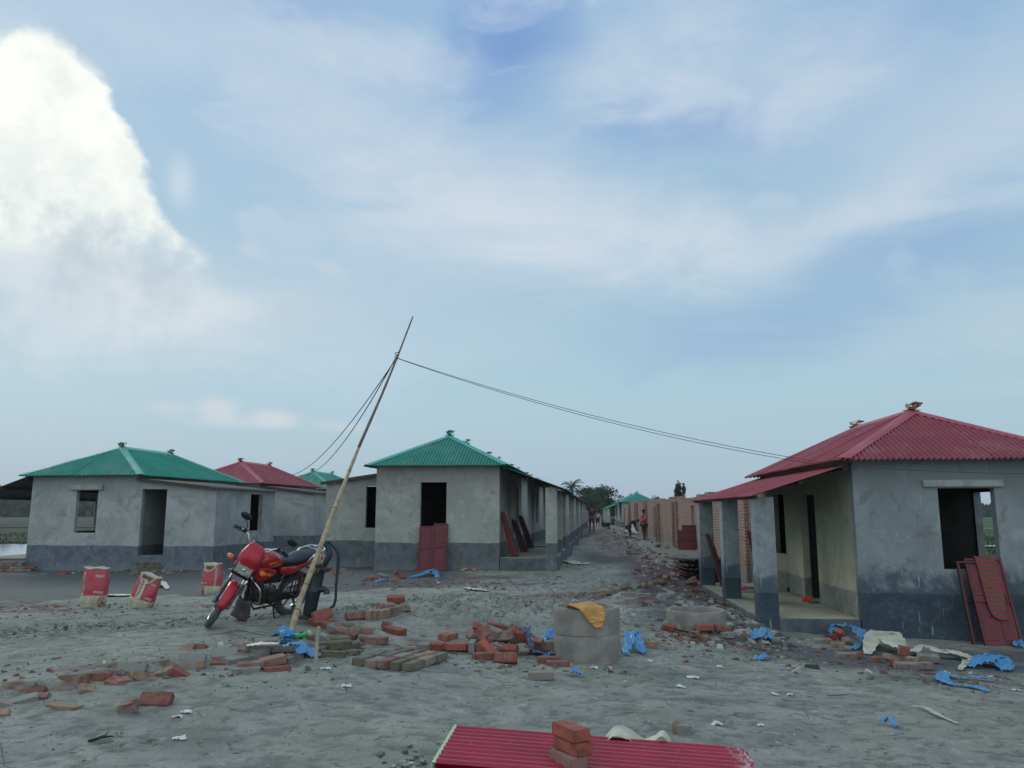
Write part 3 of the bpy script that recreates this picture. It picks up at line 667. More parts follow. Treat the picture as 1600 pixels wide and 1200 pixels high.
# left row
A0, AA, AZ_ = (-14.08, 23.3), 7.0, -.05
hA = house(A0, AA, AZ_, False, 'green', 'green roofed house at far left with doorway over brick steps', 'plaster',
           (0, 2.42, 0, 4.0, [(.16, .92, .42, 2.28)], [(2.2, 3.05, 1.05, 2.18)]), (1.43, 2.1), VR=1.72, open_side=(4.0, 4.9), side_ops=[(1.75, 2.95, 1.03, 2.25), (4.05, 4.9, .32, 2.2)])
lintel(hA, 1.22, 2.26, 0, 2.27, 2.42)
m = MB()
for k in range(3):
    for j in range(4): m.bbox((WD+.21+.19*j+(.09 if k % 2 else 0), .02+.0*k, .03+.085*k), (.18, .1, .075), .008)
m.build('doorstep', MT['brick_moss'], hA)
p = dirp(A0, AA, 8.1); hA2 = house(p, AA, -.0, False, 'red', 'red roofed house behind the green roofed one at far left', 'plaster', (0, 2.2, 0, 4.0, [(.05, .42, .42, 2.25)], []), lod=1)
p = dirp(A0, AA, 16.2); hA3 = house(p, AA, .0, False, 'green', 'distant house in the left row of which mostly a green roof tip shows', 'plaster', (0, 2.2, 0, 4.0, [], []), lod=2)
p = dirp(A0, AA, 24.3); 
# middle row, verandas towards the street
B0, BA, BZ = (-.33, 20.75), 6.3, .11
hB = house(B0, BA, BZ, True, 'green', 'central house with green hipped roof and dark window over two red door leaves', 'plaster_b',
           (0, 1.9, 1.5, 5.2, [(.16, .72, 1.03, 2.2)], []), (1.40, 2.1), ov=.26, lod=0)
ROWB = [('red', 'second house of the middle row, red tin edge of its veranda roof showing'), ('green', 'third house of the middle row, seen as grey veranda columns'),
        ('red', 'fourth house of the middle row along the street'), ('green', 'fifth house of the middle row with pale green veranda roof edge'),
        ('red', 'sixth house of the middle row towards the palm'), ('green', 'last house of the middle row, farthest down the street on the left')]
for i, (rm, lb) in enumerate(ROWB):
    p = dirp(B0, BA, 8.0*(i+1)); house(p, BA, BZ-.02, True, rm, lb, 'plaster', None, (1.17, 1.98), ov=.26, lod=1 if i < 2 else 2)
# far right finished house
F0 = dirp(C0, 4.9, 68.5); hF = house((F0[0]+.0, F0[1]), 4.9, -.15, False, 'green', 'small distant house with pale green hipped roof at the end of the raw brick walls', 'plaster', None, (1.17, 1.98), lod=1)
F1 = dirp(C0, 4.9, 78); house((F1[0], F1[1]), 4.9, -.15, False, 'green', 'most distant green roofed house, half hidden behind the other on the right of the street', 'plaster', None, None, lod=2)
# roofless brick shells between
SH = [(8.4, 2.55, 'nearest roofless brick house shell, seen between the veranda columns'), (16.4, 2.5, 'second roofless brick house shell along the right of the street'),
      (24.5, 2.55, 'third roofless brick shell, behind the red sheets and rubble'), (32.6, 2.55, 'fourth roofless brick shell beside the street rubble'),
      (41, 2.6, 'fifth roofless brick shell near the workers'), (50, 2.6, 'sixth roofless brick shell just before the distant green roofed house'), (59, 2.45, 'farthest roofless brick shell in front of the distant green roofed house')]
for i, (t_, hh, lb) in enumerate(SH):
    p = dirp(C0, 4.9, t_, .15); LS = 7.5; b = empty('brick_shell', (p[0], p[1], CZ+.02*i), -R(4.9)); tag(b, lb, 'unfinished house', 'roofless brick house shells on the right of the street')
    m = MB(); I = lambda q: Vector(q); bt = .25; rs = random.Random(i)
    def ragged(o, u, n, Lh, ops):
        # the top courses end at uneven heights
        s = 0
        while s < Lh-.01:
            e = min(Lh, s+rs.choice([.5, .75, 1.0, 1.25])); top = hh-.085*rs.choice([0, 0, 1, 1, 2])
            sub = [(max(a, s)-s, min(b_, e)-s, c_, d_) for a, b_, c_, d_ in ops if a < e and b_ > s]
            panel(m, (o[0]+u[0]*s, o[1]+u[1]*s), u, n, e-s, -.4, top, sub, bt, I); s = e
    ragged((0, 0), (1, 0), (0, 1), WD, [(1.2, 2.0, 1.05, 2.1)])
    ragged((0, LS), (1, 0), (0, -1), WD, [(1.2, 2.0, 1.05, 2.1)])
    ragged((0, bt), (0, 1), (1, 0), LS-2*bt, [(1.75, 2.55, .35, 2.1)] if i % 2 else [])
    ragged((WD, bt), (0, 1), (-1, 0), LS-2*bt, [(1.9, 2.7, 1.05, 2.1)])
    # protruding buttress-like wall ends towards the street
    for yy in (.12, LS-.4):
        s0 = -rs.choice([.10, .15]); panel(m, (s0, yy), (1, 0), (0, 1), -s0, -.4, hh-.085*rs.choice([1, 2, 3]), [], .25, I)
    m.build('brick_wall', [MT['brickwall'], MT['brickwall']], b)
    m = MB(); m.box((-.95, LS/2, -.14), (1.05, LS-.1, .80+.1)); m.build('plinth', MT['plinth'], b)
    m = MB(); m.box((-.95, LS/2, .315), (1.0, LS-.3, .01)); m.build('plinth_top', simple('raw_plinth_top', (.22, .20, .17), .95, var=.4, scale=3), b)
# ================================================================ SMALL STRUCTURE HELPERS
rnd = random.Random(11)
def ribbon(name, path, widths, mat, label=None, cat=None, group=None, side=None, fold=.02, nv=10, seed=0, parent=None, thick=.004, ragged=.15):
    """cloth or polythene following a path; widths per path point; crumpled by noise"""
    if mat is MT['white']: fold *= .5; ragged *= .6
    path = [Vector(p) for p in path]; mb = MB(); Q = 8; nv = int(nv*1.5); K = (len(path)-1)*Q+1; vs = []
    for i in range(K):
        t = i/Q; a = min(int(t), len(path)-2); f = t-a; p = path[a].lerp(path[a+1], f)
        p0 = path[max(a-1, 0)]; p3 = path[min(a+2, len(path)-1)]
        p = .5*((2*path[a])+(path[a+1]-p0)*f+(2*p0-5*path[a]+4*path[a+1]-p3)*f*f+(3*path[a]-p0-3*path[a+1]+p3)*f**3)
        d = (path[a+1]-path[a]).normalized(); w = widths[a]*(1-f)+widths[a+1]*f
        sd_ = Vector(side) if side is not None else d.cross(Vector((0, 0, 1)))
        if sd_.length < .1: sd_ = Vector((1, 0, 0))
        sd_.normalize(); nrm = sd_.cross(d).normalized()
        if nrm.z < 0: nrm = -nrm
        for j in range(nv+1):
            u = j/nv-.5; q = p+sd_*(u*w*(1+ragged*math.sin(i*2.3+seed)))+d*(ragged*w*.6*mnoise.noise(Vector((u*4, i*.5, seed))))
            nn = mnoise.noise(q*11+Vector((seed, 0, 0)))+.8*mnoise.noise(q*26+Vector((0, seed, 0)))+.45*mnoise.noise(q*55+Vector((0, 0, seed)))
            q = q+nrm*(abs(nn)*fold*1.8)+sd_*(nn*fold*.5); vs.append(q)
    fs = [(i*(nv+1)+j, i*(nv+1)+j+1, (i+1)*(nv+1)+j+1, (i+1)*(nv+1)+j) for i in range(K-1) for j in range(nv)]
    mb.add(vs, fs); o = mb.build(name, mat, parent, smooth='all')
    md = o.modifiers.new('thickness', 'SOLIDIFY'); md.thickness = thick
    if label: tag(o, label, cat, group)
    return o
def gpath(pts, dz=.012):
    r = []
    for p in pts:
        g = ground_at(p[0], p[1]); r.append(g+Vector((0, 0, dz+(p[2] if len(p) > 2 else 0))))
    return r
# ================================================================ BRICKS
def brick_mesh(name, d, seed, broken=0):
    bm = bmesh.new(); bmesh.ops.create_cube(bm, size=1); bmesh.ops.scale(bm, vec=d, verts=bm.verts)
    bmesh.ops.bevel(bm, geom=bm.edges[:], offset=.006, segments=2, affect='EDGES')
    bmesh.ops.subdivide_edges(bm, edges=bm.edges[:], cuts=2, use_grid_fill=True)
    for v in bm.verts:
        n = mnoise.noise_vector(v.co*18+Vector((seed*3.1, 0, 0))); v.co += n*.0045
        if broken and v.co.x > d[0]*.28: v.co.x += mnoise.noise(Vector((v.co.y*22, v.co.z*22, seed)))*.05-.015
    me = bpy.data.meshes.new(name); bm.to_mesh(me); bm.free()
    for p in me.polygons: p.use_smooth = False
    return me
BM = {}
def bmesh_for(kind, var):
    k = (kind, var)
    if k not in BM:
        d = (.24, .115, .07) if var < 3 else ((.135, .115, .07) if var == 3 else (.17, .11, .068))
        me_ = brick_mesh('brick', d, var*1.7+len(BM), var >= 3); me_.materials.append(MT[kind]); BM[k] = me_
    return BM[k]
NB = [0]
def brick(pos, yaw=0, pitch=0, roll=0, kind='brick', var=None, label=None, group=None, dz=.035, sink=0.0):
    var = rnd.randrange(3) if var is None else var
    o = bpy.data.objects.new('brick', bmesh_for(kind, var)); COL.objects.link(o); NB[0] += 1
    o.location = Vector(pos)+Vector((0, 0, dz-sink)); o.rotation_euler = (R(roll), R(pitch), R(yaw)); tag(o, label, 'brick', group); return o
def bp(px, py, yaw=0, pitch=0, roll=0, kind='brick', var=None, label='', group=None, dz=.035, sink=0.0):
    g = ground_at(px, py); return brick(g, yaw, pitch, roll, kind, var, label, group, dz, sink)
# left road-edge line (half buried, tilted)
GE = 'bricks along the sandy track edge'; LE = 'dusty brick half sunk in the sand along the track edge at lower left'
for (x, y, yaw, pi, ro, k, v) in [(8,1103,20,18,0,'brick_tan',0),(32,1098,35,-10,8,'brick_dusty',1),(45,1082,10,4,60,'brick_dusty',0),(64,1092,0,0,10,'brick_dusty',4),
   (103,1078,15,6,-12,'brick_tan',4),(115,1066,10,-3,80,'brick_dusty',2),(150,1062,14,0,82,'brick_dusty',0),(136,1080,40,14,20,'brick_tan',3),
   (180,1068,-10,10,14,'brick_bright',3),(192,1066,50,0,10,'brick_bright',3),(205,1046,15,6,68,'brick_dusty',2),(228,1060,28,22,-12,'brick_tan',0),(252,1054,-20,-16,18,'brick_dusty',1),
   (286,1056,25,30,10,'brick',2),(272,1048,-30,20,30,'brick_dusty',4),(300,1044,10,-14,-20,'brick_tan',1),(300,1034,8,0,60,'brick_dusty',0),(345,1036,5,0,20,'brick_dusty',4),
   (292,1016,20,0,30,'brick_tan',3),(312,1013,14,0,60,'brick_dusty',4),(0,1118,30,0,10,'brick_tan',3),(30,1075,12,3,76,'brick_dusty',1)]:
    bp(x, y, yaw, pi, ro, k, v, LE, GE, -.008 if ro < 40 else -.022)
bp(201,1112,12,-6,8,'brick',3,'small dark red broken brick alone in the sand at lower left','loose bricks on the foreground sand',.03)
bp(244,1100,4,3,48,'brick_dusty',1,'dark red brick on its edge, alone below the track edge','loose bricks on the foreground sand',.018)
b_ = bp(100,1106,-14,2,2,'brick_tan',0,'pale flat tile slab lying below the track edge bricks',None,.008); b_.scale = (1.15,.9,.35)
# cluster right of the edge, by the bamboo foot
GC = 'bricks heaped at the foot of the bamboo pole'; LC = 'brick in the low heap at the foot of the bamboo pole'
for (x, y, yaw, pi, ro, k, v, dz) in [(368,1034,60,0,10,'brick_dusty',0,.03),(378,1030,20,8,0,'brick_tan',3,.03),(392,1030,30,-4,10,'brick_dusty',1,.03),(400,1026,-20,10,12,'brick_dusty',2,.07),
   (392,1046,25,0,4,'brick',0,.05),(425,1042,32,-8,6,'brick_bright',1,.07),(432,1048,30,0,0,'brick_dusty',2,.02),(385,1050,15,0,0,'brick_dusty',1,.02),(414,1020,10,0,14,'brick_tan',4,.05),(455,1034,70,0,0,'brick_moss',0,.03),
   (440,1018,35,6,0,'brick_dusty',1,.05),(350,1024,20,0,40,'brick_dusty',1,.02),(375,1016,15,6,20,'brick_dusty',4,.02),(400,1012,40,0,10,'brick_dusty',0,.02),(418,1004,12,0,10,'brick_tan',1,.02)]:
    bp(x, y, yaw, pi, ro, k, v, LC, GC, dz-.02)
GP = 'bricks heaped beside the hand pump'; LP = 'weathered brick in the heap right of the hand pump'
for (x, y, yaw, pi, ro, k, v, dz) in [(498,975,15,0,0,'brick',1,.03),(506,978,5,0,10,'brick',0,.03),(503,970,40,-10,70,'brick_bright',1,.08),(520,984,-15,8,4,'brick_dusty',2,.04),(536,982,20,4,0,'brick_dusty',1,.04),(528,992,-20,14,10,'brick_dusty',0,.06),
   (545,992,25,-14,-8,'brick_dusty',1,.05),(540,1000,-10,12,6,'brick_dusty',2,.07),(530,1004,20,0,12,'brick_moss',1,.04),(505,1004,-30,8,6,'brick_dusty',4,.06),(512,1014,5,-4,0,'brick_moss',0,.05),(530,1018,22,0,6,'brick_moss',2,.08),
   (500,1020,70,0,0,'brick_moss',0,.03),(545,1014,15,-10,10,'brick_moss',1,.03),(520,1026,10,5,0,'brick_moss',2,.03),(548,1022,-20,0,0,'brick_moss',4,.02),(490,998,60,0,0,'brick_dusty',3,.03),(476,1014,20,0,0,'brick_dusty',1,.03)]:
    bp(x, y, yaw, pi, ro, k, v, LP, GP, dz-.015)
GA = 'bricks set on edge in a short curved row'
for i, (x, y, yaw) in enumerate([(555,968,35),(568,965,45),(578,966,88),(588,965,85),(598,964,84),(608,963,82),(618,961,70),(626,957,20),(602,957,10)]):
    bp(x, y, yaw, 0, 90 if 1 < i < 7 else 40, 'brick_tan' if 1 < i < 6 else 'brick_dusty', i % 3, 'brick set on edge in the short curved row beyond the hand pump', GA, .03)
for (x, y, yaw, pi, ro, k, v, lb) in [(574,990,15,4,4,'brick_tan',4,'pale brick fragment between the curved row and the green tinged stack'),(606,985,30,10,40,'brick',3,'red brick piece at the foot of the sand heap, upper of the two'),(618,991,-30,6,10,'brick',0,'red brick with pale top at the foot of the sand heap, lower of the two'),
    (618,941,10,0,20,'brick_bright',0,'orange brick lying on the crest of the sand heap'),(577,1003,5,4,6,'brick_dusty',1,'grey dusty brick behind the green tinged paved stack'),(588,1006,-8,0,0,'brick_dusty',2,'grey dusty brick just right of its neighbour behind the paved stack'),
    (845,1062,3,0,0,'brick_tan',1,'single pale brick lying below the concrete rings'),(1067,1146,-4,0,4,'brick_dusty',3,'single half brick on the sand above the right end of the red sheets'),
    (1006,1010,10,0,8,'brick_dusty',3,'half brick on the sand right of the stacked rings, left of its neighbour'),(1018,1012,0,0,0,'brick_tan',4,'half brick on the sand right of the stacked rings, right of its neighbour')]:
    bp(x, y, yaw, pi, ro, k, v, lb, None, .033)
# flat laid block, ends towards the camera
g0 = ground_at(560, 1041); GS = 'bricks laid side by side in a flat block'; dx_ = Vector((.985, -.10, 0)); dy_ = Vector((.35, .93, 0))
for r_i in range(3):
    for c_i in range(5):
        if (r_i, c_i) == (0, 0): pass
        p_ = g0+dx_*(.119*c_i+.01*r_i)+dy_*(.255*r_i+.1)
        p_.z = gz(p_.x, p_.y); brick(p_, 68+rnd.uniform(-5, 5), 0, rnd.uniform(-3, 3), ['brick_moss', 'brick_moss', 'brick_dusty', 'brick_tan'][(r_i*5+c_i*3) % 4 if c_i < 4 else 3 if r_i == 1 else 1], None, 'moss tinged brick in the flat laid block with ends to the viewer', GS, .035)
# brick row and pile in the middle
GR = 'row of bricks left of the central pile'
for (x, y, yaw, pi, ro, k, v, dz) in [(655,1016,2,0,6,'brick_dusty',0,.035),(675,1017,-4,0,0,'brick',1,.035),(688,1016,10,6,0,'brick_bright',3,.045),(700,1008,60,0,8,'brick_bright',0,.09),(712,1018,4,0,0,'brick_bright',1,.05),(728,1018,3,0,4,'brick_bright',2,.05),(640,1020,10,0,0,'brick_dusty',4,.03),(738,1020,88,0,90,'brick_dusty',0,.06)]:
    bp(x, y, yaw, pi, ro, k, v, 'red brick in the row left of the central brick pile', GR, dz)
GQ = 'tumbled bricks of the central pile'
for (x, y, yaw, pi, ro, k, v, dz) in [(752,1022,80,0,80,'brick_dusty',1,.06),(766,1018,20,40,10,'brick',2,.07),(745,1008,-30,20,20,'brick_dusty',1,.08),(738,1012,50,30,30,'brick_tan',3,.12),(752,1012,30,-20,60,'brick',2,.15),(768,1010,-25,16,10,'brick',0,.17),
   (762,1026,-35,35,20,'brick_bright',1,.07),(782,1012,5,0,60,'brick',1,.12),(785,1022,12,14,8,'brick',2,.05),(798,1010,25,-30,20,'brick',0,.13),(776,1002,10,12,10,'brick_dusty',2,.16),(790,1003,-10,-14,0,'brick_tan',4,.15),(803,1014,60,40,60,'brick_dusty',2,.09),
   (815,1016,70,70,10,'brick',1,.09),(822,1022,40,20,10,'brick_dusty',3,.06),(775,1030,6,0,0,'brick_dusty',4,.03),(808,1024,30,0,40,'brick_dusty',1,.05),(757,1030,20,0,0,'brick_dusty',0,.03),(772,1022,60,0,20,'brick_dusty',1,.06),(792,1024,-20,0,30,'brick',1,.06),
   (845,1024,60,52,10,'brick',2,.08),(866,1020,0,0,0,'brick_tan',0,.09),(862,1024,4,0,0,'brick_dusty',1,.035),(838,1010,15,0,10,'brick_dusty',3,.05),(858,1036,3,0,0,'brick_dusty',0,.03),(871,1040,0,0,0,'brick_dusty',1,.01),(748,1002,20,24,40,'brick_bright',4,.14)]:
    bp(x, y, yaw, pi, ro, k, v, 'tumbled red brick of the central pile left of the concrete rings', GQ, dz)
lb_ = bp(790,1036,-3,0,50,'brick',1,'brick with pressed letters at the front of the central pile',None,.045)
fc = bpy.data.curves.new('pressed_letters', 'FONT'); fc.body = 'SBB'; fc.size = .062; fc.extrude = .002; fc.align_x = 'CENTER'; fc.align_y = 'CENTER'; fc.space_character = 1.35
fo = bpy.data.objects.new('pressed_letters', fc); COL.objects.link(fo); fm = bpy.data.meshes.new_from_object(fo.evaluated_get(bpy.context.evaluated_depsgraph_get())); bpy.data.objects.remove(fo)
fm.materials.clear(); fm.materials.append(MT['brick_tan']); fo = bpy.data.objects.new('pressed_letters', fm); COL.objects.link(fo); fo.parent = lb_; fo.location = (0, 0, .0365)
# foreground stack on the sheets is placed with the sheets; bricks by the right house
GH = 'bricks beside the white sacking at right'
for (x, y, yaw, pi, ro, k, v, dz) in [(1322,1030,0,0,10,'brick',0,.035),(1338,1028,20,0,0,'brick_dusty',4,.03),(1414,1030,0,10,90,'brick_bright',3,.10),(1402,1042,20,0,0,'brick',3,.04),(1416,1046,-10,0,8,'brick',1,.035),(1440,1046,6,0,0,'brick',0,.04),(1452,1036,-8,4,12,'brick_dusty',2,.06),(1392,1034,30,20,0,'brick_tan',4,.04),(1370,1036,0,0,0,'brick_dusty',3,.03),(1425,1040,40,0,0,'brick_tan',3,.06)]:
    bp(x, y, yaw, pi, ro, k, v, 'red brick beside the crumpled white sacking at right', GH, dz)
GV = 'bricks beside the blue polythene near the right house'
for (x, y, yaw, pi, ro, k, v, dz) in [(1285,1006,0,0,10,'brick_dusty',0,.03),(1300,1000,30,0,0,'brick',4,.04),(1315,1004,50,40,20,'brick_bright',0,.10),(1325,1008,10,0,20,'brick',3,.05),(1310,1012,-20,0,0,'brick_tan',4,.03)]:
    bp(x, y, yaw, pi, ro, k, v, 'brick tangled in the blue polythene near the right house', GV, dz)
GL = 'bricks and bits around the low concrete ring'
for (x, y, yaw, pi, ro, k, v, dz) in [(1101,990,-4,0,4,'brick_bright',0,.08),(1070,988,20,14,0,'brick_dusty',1,.05),(1058,978,40,0,20,'brick_dusty',0,.05),(1130,990,10,8,6,'brick_dusty',2,.06),(1102,1002,0,0,0,'brick',3,.035),(1138,998,30,0,0,'brick_dusty',4,.04),(1118,1006,10,0,12,'brick_dusty',3,.03),(1046,986,-20,12,10,'brick',4,.04),(1085,996,60,0,0,'brick_dusty',3,.04)]:
    bp(x, y, yaw, pi, ro, k, v, 'brick in the scatter in front of the low concrete ring', GL, dz)
GT = 'bricks along the street rubble edge'
for (x, y, yaw, pi, ro, k, v, dz) in [(948,928,0,0,4,'brick_tan',0,.03),(962,926,-6,0,0,'brick_dusty',1,.03),(985,932,0,0,0,'brick_dusty',2,.035),(1006,934,4,0,0,'brick_dusty',0,.04),(975,922,20,0,30,'brick',4,.05),(995,924,60,0,10,'brick_dusty',2,.09),(1010,922,20,10,0,'brick_tan',4,.06),(1000,896,3,0,0,'brick_dusty',0,.03),(992,898,20,0,0,'brick_tan',3,.03),(1030,916,10,0,0,'brick',1,.05),(1042,908,60,14,0,'brick_dusty',2,.05)]:
    bp(x, y, yaw, pi, ro, k, v, 'brick in the rubble edge on the right of the street', GT, dz)
rr_ = random.Random(5)
for i in range(46):
    Y = 17+rr_.random()**1.4*34; x = 2.7+.085*(Y-12)+rr_.random()*1.9+.25*math.sin(Y*.6)
    brick((x, Y, gz(x, Y)), rr_.uniform(0, 180), rr_.uniform(-25, 25), rr_.uniform(-30, 60), rr_.choice(['brick', 'brick_dusty', 'brick_tan', 'brick_dusty', 'brick']), None, 'scattered brick among the street rubble below the brick shells', 'bricks scattered in the street rubble', .04)
GW = 'bricks before the central house'
for (x, y, yaw, pi, ro, k, v, dz) in [(575,908,0,0,0,'brick',0,.03),(588,906,6,0,0,'brick_bright',1,.03),(598,904,0,10,20,'brick',2,.05),(620,900,40,30,0,'brick',3,.06),(616,910,10,0,0,'brick_bright',4,.03),(628,904,60,0,60,'brick_dusty',1,.05),(523,892,0,0,0,'brick_bright',0,.03),(534,893,10,0,0,'brick_tan',1,.03),(690,892,0,0,0,'brick',4,.03),(540,886,30,0,20,'brick_dusty',2,.05),(99,898,0,0,0,'brick_bright',0,.03)]:
    bp(x, y, yaw, pi, ro, k, v, 'brick lying on the soil before the central house' if x > 200 else 'orange brick lying on dark soil before the far left house', GW if x > 200 else None, dz)
GD = 'brick bits below the doorway of the far left house'
for i in range(9):
    bp(196+i*9+rr_.uniform(-3, 3), 897+rr_.uniform(-6, 3), rr_.uniform(0, 90), rr_.uniform(-10, 10), 0, rr_.choice(['brick_moss', 'brick_dusty', 'brick_tan']), rr_.choice([3, 4]), 'brick bit on the heap below the doorway of the far left house', GD, .04)
GX_ = 'low brick wall remains at far left edge'
for r_i in range(4):
    for c_i in range(4-r_i//2):
        g = ground_at(6, 893); brick((g.x-.1+.25*c_i+.1*(r_i % 2), g.y+.05, g.z+.075*r_i), 2, 0, 0, 'brick_dusty', None, 'brick in the low stepped stack beyond the left edge of the far left house', GX_, .03)
# ================================================================ FOREGROUND RED SHEETS
BL, BRr = Vector((-.37, 5.48, 0)), Vector((1.478, 5.31, 0)); ux = (BRr-BL).normalized(); uy = Vector((ux.y, -ux.x, 0)); Ls = (BRr-BL).length
yawS = math.atan2(ux.y, ux.x); zs_ = .165; TILT = math.atan(.09/Ls)
for k in range(5):
    m = MB(); off = ux*rnd.uniform(-.012, .012)+uy*rnd.uniform(-.01, .01); z_ = zs_+.0095*k
    n_ = 78; w_ = .78; vs = []
    for i in range(n_+1):
        s = w_*i/n_; zc = .009*math.sin(2*math.pi*s/.078)
        for e in (0, .02, Ls-.08, Ls-.02, Ls): vs.append(Vector((e, -s, zc-(.01 if e > Ls-.05 else 0)*(.5+.5*math.sin(s*40)))))
    m.add(vs, [(i*5+j, i*5+j+1, (i+1)*5+j+1, (i+1)*5+j) for i in range(n_) for j in range(4)])
    if k == 0:
        t = NT('stacked_red_sheet'); s_ = t.sep(); c = t.mix(t.mr(t.noise(3, 5, .6), .35, .65), (.34, .010, .035), (.27, .008, .028))
        c = t.mix(t.math('MULTIPLY', t.mr(t.noise(30, 5, .7), .62, .70), .5), c, (.38, .30, .28))
        ds = t.math('MULTIPLY', t.mr(s_[0], Ls-.16, Ls-.03), t.mr(t.noise(9, 6, .8, 0, (3, .6, 1)), .45, .6)); c = t.mix(ds, c, (.50, .40, .38))
        crn = t.mr(t.math('SINE', t.math('MULTIPLY', s_[1], -2*math.pi/.078)), .93, 1.0); c = t.mix(t.math('MULTIPLY', crn, .30), c, (.50, .22, .24))
        smat = t.done(c, .38, 0, .5); t2 = simple('sheet_back_green', (.50, .60, .42), .5, var=.15)
    o = m.build('corrugated_sheet', smat, smooth='all'); o.location = (BL.x+off.x, BL.y+off.y, z_); o.rotation_euler = (0, TILT, yawS)
    e_ = MB(); n2 = 78; vs = []
    for i in range(n2+1):
        s = w_*i/n2; zc = .009*math.sin(2*math.pi*s/.078)
        vs += [Vector((-.014, -s, zc+.0035)), Vector((.004, -s, zc+.0035)), Vector((-.014, -s, zc-.004))]
    e_.add(vs, [(i*3, i*3+1, i*3+4, i*3+3) for i in range(n2)]+[(i*3, i*3+3, i*3+5, i*3+2) for i in range(n2)])
    e_.build('sheet_edge', t2, o)
    tag(o, ['lowest', 'second lowest', 'middle', 'second highest', 'topmost'][k]+' red corrugated sheet of the foreground stack', 'roofing sheet', 'stacked red roofing sheets in the foreground')
def onsheet(u, v, z): p = BL+ux*u+uy*v; return Vector((p.x, p.y, z))
ztop = zs_+.0095*4+.009
sp_ = ['bottom brick of the three stacked on the red sheets', 'middle brick of the three stacked on the red sheets', 'top brick of the three stacked on the red sheets']
b0 = (pix(895, 1180)); 
kxb, kzb = pix(893, 1196); Yb = (ztop-.06-EYE)/kzb
for k, (ox, oy, yw) in enumerate([(-.02, -.01, -62), (.012, .012, -57), (.0, .02, -60)]):
    pz = Vector((kxb*Yb+ox, Yb+oy, 0)); brick((pz.x, pz.y, ztop-.060+.073*k), yw, 0, 0, 'brick_bright', k, sp_[k], 'three bricks stacked on the red sheets', .036)
for (u, v, lb) in ((.10, .70, 'front left'), (.15, .12, 'back left')):
    p_ = onsheet(u, v, 0); zb_ = gz(p_.x, p_.y)
    for q_ in (0, 1): brick((p_.x, p_.y, zb_-.01-.042*u+.072*q_), R(0)+math.degrees(yawS)+90, 0, 0, 'brick_dusty', 1, '%s brick propping the %s corner of the foreground red sheets' % (('lower', 'upper')[q_], lb), 'bricks under the red sheets', .035)
ribbon('sacking', [onsheet(.92, -.10, .02), onsheet(1.02, -.07, .17), onsheet(1.12, -.08, .165), onsheet(1.22, -.08, .11), onsheet(1.30, -.08, .14), onsheet(1.36, -.06, .17), onsheet(1.44, -.10, .03)], [.22, .26, .26, .2, .12, .16, .14], MT['white'], 'white sacking bundled just behind the foreground red sheets', 'sacking', side=(.2, 1, 0), fold=.006, seed=3, ragged=.05)
# ================================================================ CONCRETE RINGS
def ring(px, py, rad, h, zoff, label, lift=0, dx=0, dy=0):
    g = ground_at(px, py); c = Vector((g.x+dx, g.y+rad+dy, g.z+zoff)); t_ = .048; m = MB()
    pr = [(rad, .0), (rad+.004, h*.3), (rad+.002, h*.7), (rad, h-.012), (rad-.008, h), (rad-t_+.006, h), (rad-t_, h-.012), (rad-t_, 0)]
    m.lathe(pr, 56, closed=True)
    for i, v in enumerate(m.v):
        n_ = mnoise.noise(v*9+Vector((px, 0, 0))); m.v[i] = v+Vector((v.x, v.y, 0)).normalized()*n_*.004+Vector((0, 0, mnoise.noise(v*7)*.006))
    o = m.build('concrete_ring', MT['concrete'], smooth=True); o.location = c; tag(o, label, 'concrete ring', 'precast well rings'); return o
ring(923, 1037, .365, .31, -.04, 'lower concrete well ring of the stacked pair')
g_ = ring(923, 1037, .368, .275, .272, 'upper concrete well ring of the stacked pair, yellow cloth over its rim', dx=-.006)
ring(1099, 985, .40, .26, -.04, 'single low concrete well ring sunk among rubble near the veranda')
RC = Vector(g_.location); zr_ = RC.z+.275
def rimpt(ang, r, z): return Vector((RC.x+r*math.sin(R(ang)), RC.y-r*math.cos(R(ang)), z))
cl = ribbon('cloth', [rimpt(-20, .10, zr_-.08), rimpt(-24, .22, zr_+.00), rimpt(-20, .29, zr_+.055), rimpt(-4, .345, zr_+.035), rimpt(4, .385, zr_+.01), rimpt(9, .395, zr_-.06), rimpt(12, .395, zr_-.13), rimpt(16, .39, zr_-.19)], [.20, .28, .26, .25, .26, .22, .15, .04], MT['yellow'], 'yellow sacking cloth draped over the rim of the stacked rings', 'cloth', side=(.97, .22, .1), fold=.011, seed=2, ragged=.07)
# ================================================================ POLYTHENE, SACKING AND SCRAPS
bl_ = MT['blue']
def poly(pts, w, label, mat=bl_, cat='polythene', fold=.03, seed=0, side=None, grp='blue polythene scraps'):
    return ribbon('polythene' if mat is bl_ else 'sacking', gpath(pts), w, mat, label, cat, grp if mat is bl_ else None, side=side, fold=fold, seed=seed)
poly([(978,1026),(984,1014,.09),(990,1008,.13),(997,1018,.05),(1007,1024,.01)], [.06,.14,.12,.16,.08], 'crumpled blue polythene leaning on the right side of the stacked rings', seed=1)
poly([(852,1012,.02),(862,1004,.08),(872,1002,.10),(878,1006,.05)], [.05,.14,.18,.1], 'blue polythene tucked behind the stacked rings on their left', seed=4)
poly([(848,1030),(856,1027,.01),(866,1024,.02)], [.05,.08,.05], 'thin blue polythene strip under the bricks left of the rings', seed=5)
ribbon('cloth', gpath([(800,998,.12),(812,1002,.12),(824,1008,.06),(834,1020,.04),(846,1028,.02),(852,1024,.01)]), [.06,.16,.18,.16,.12,.06], MT['navy'], 'dark navy patterned cloth trailing from the central brick pile', 'cloth', fold=.035, seed=9)
poly([(889,1058),(897,1056,.03),(904,1058,.02),(911,1060)], [.02,.08,.06,.02], 'small blue polythene scrap on open sand below the stacked rings', seed=7)
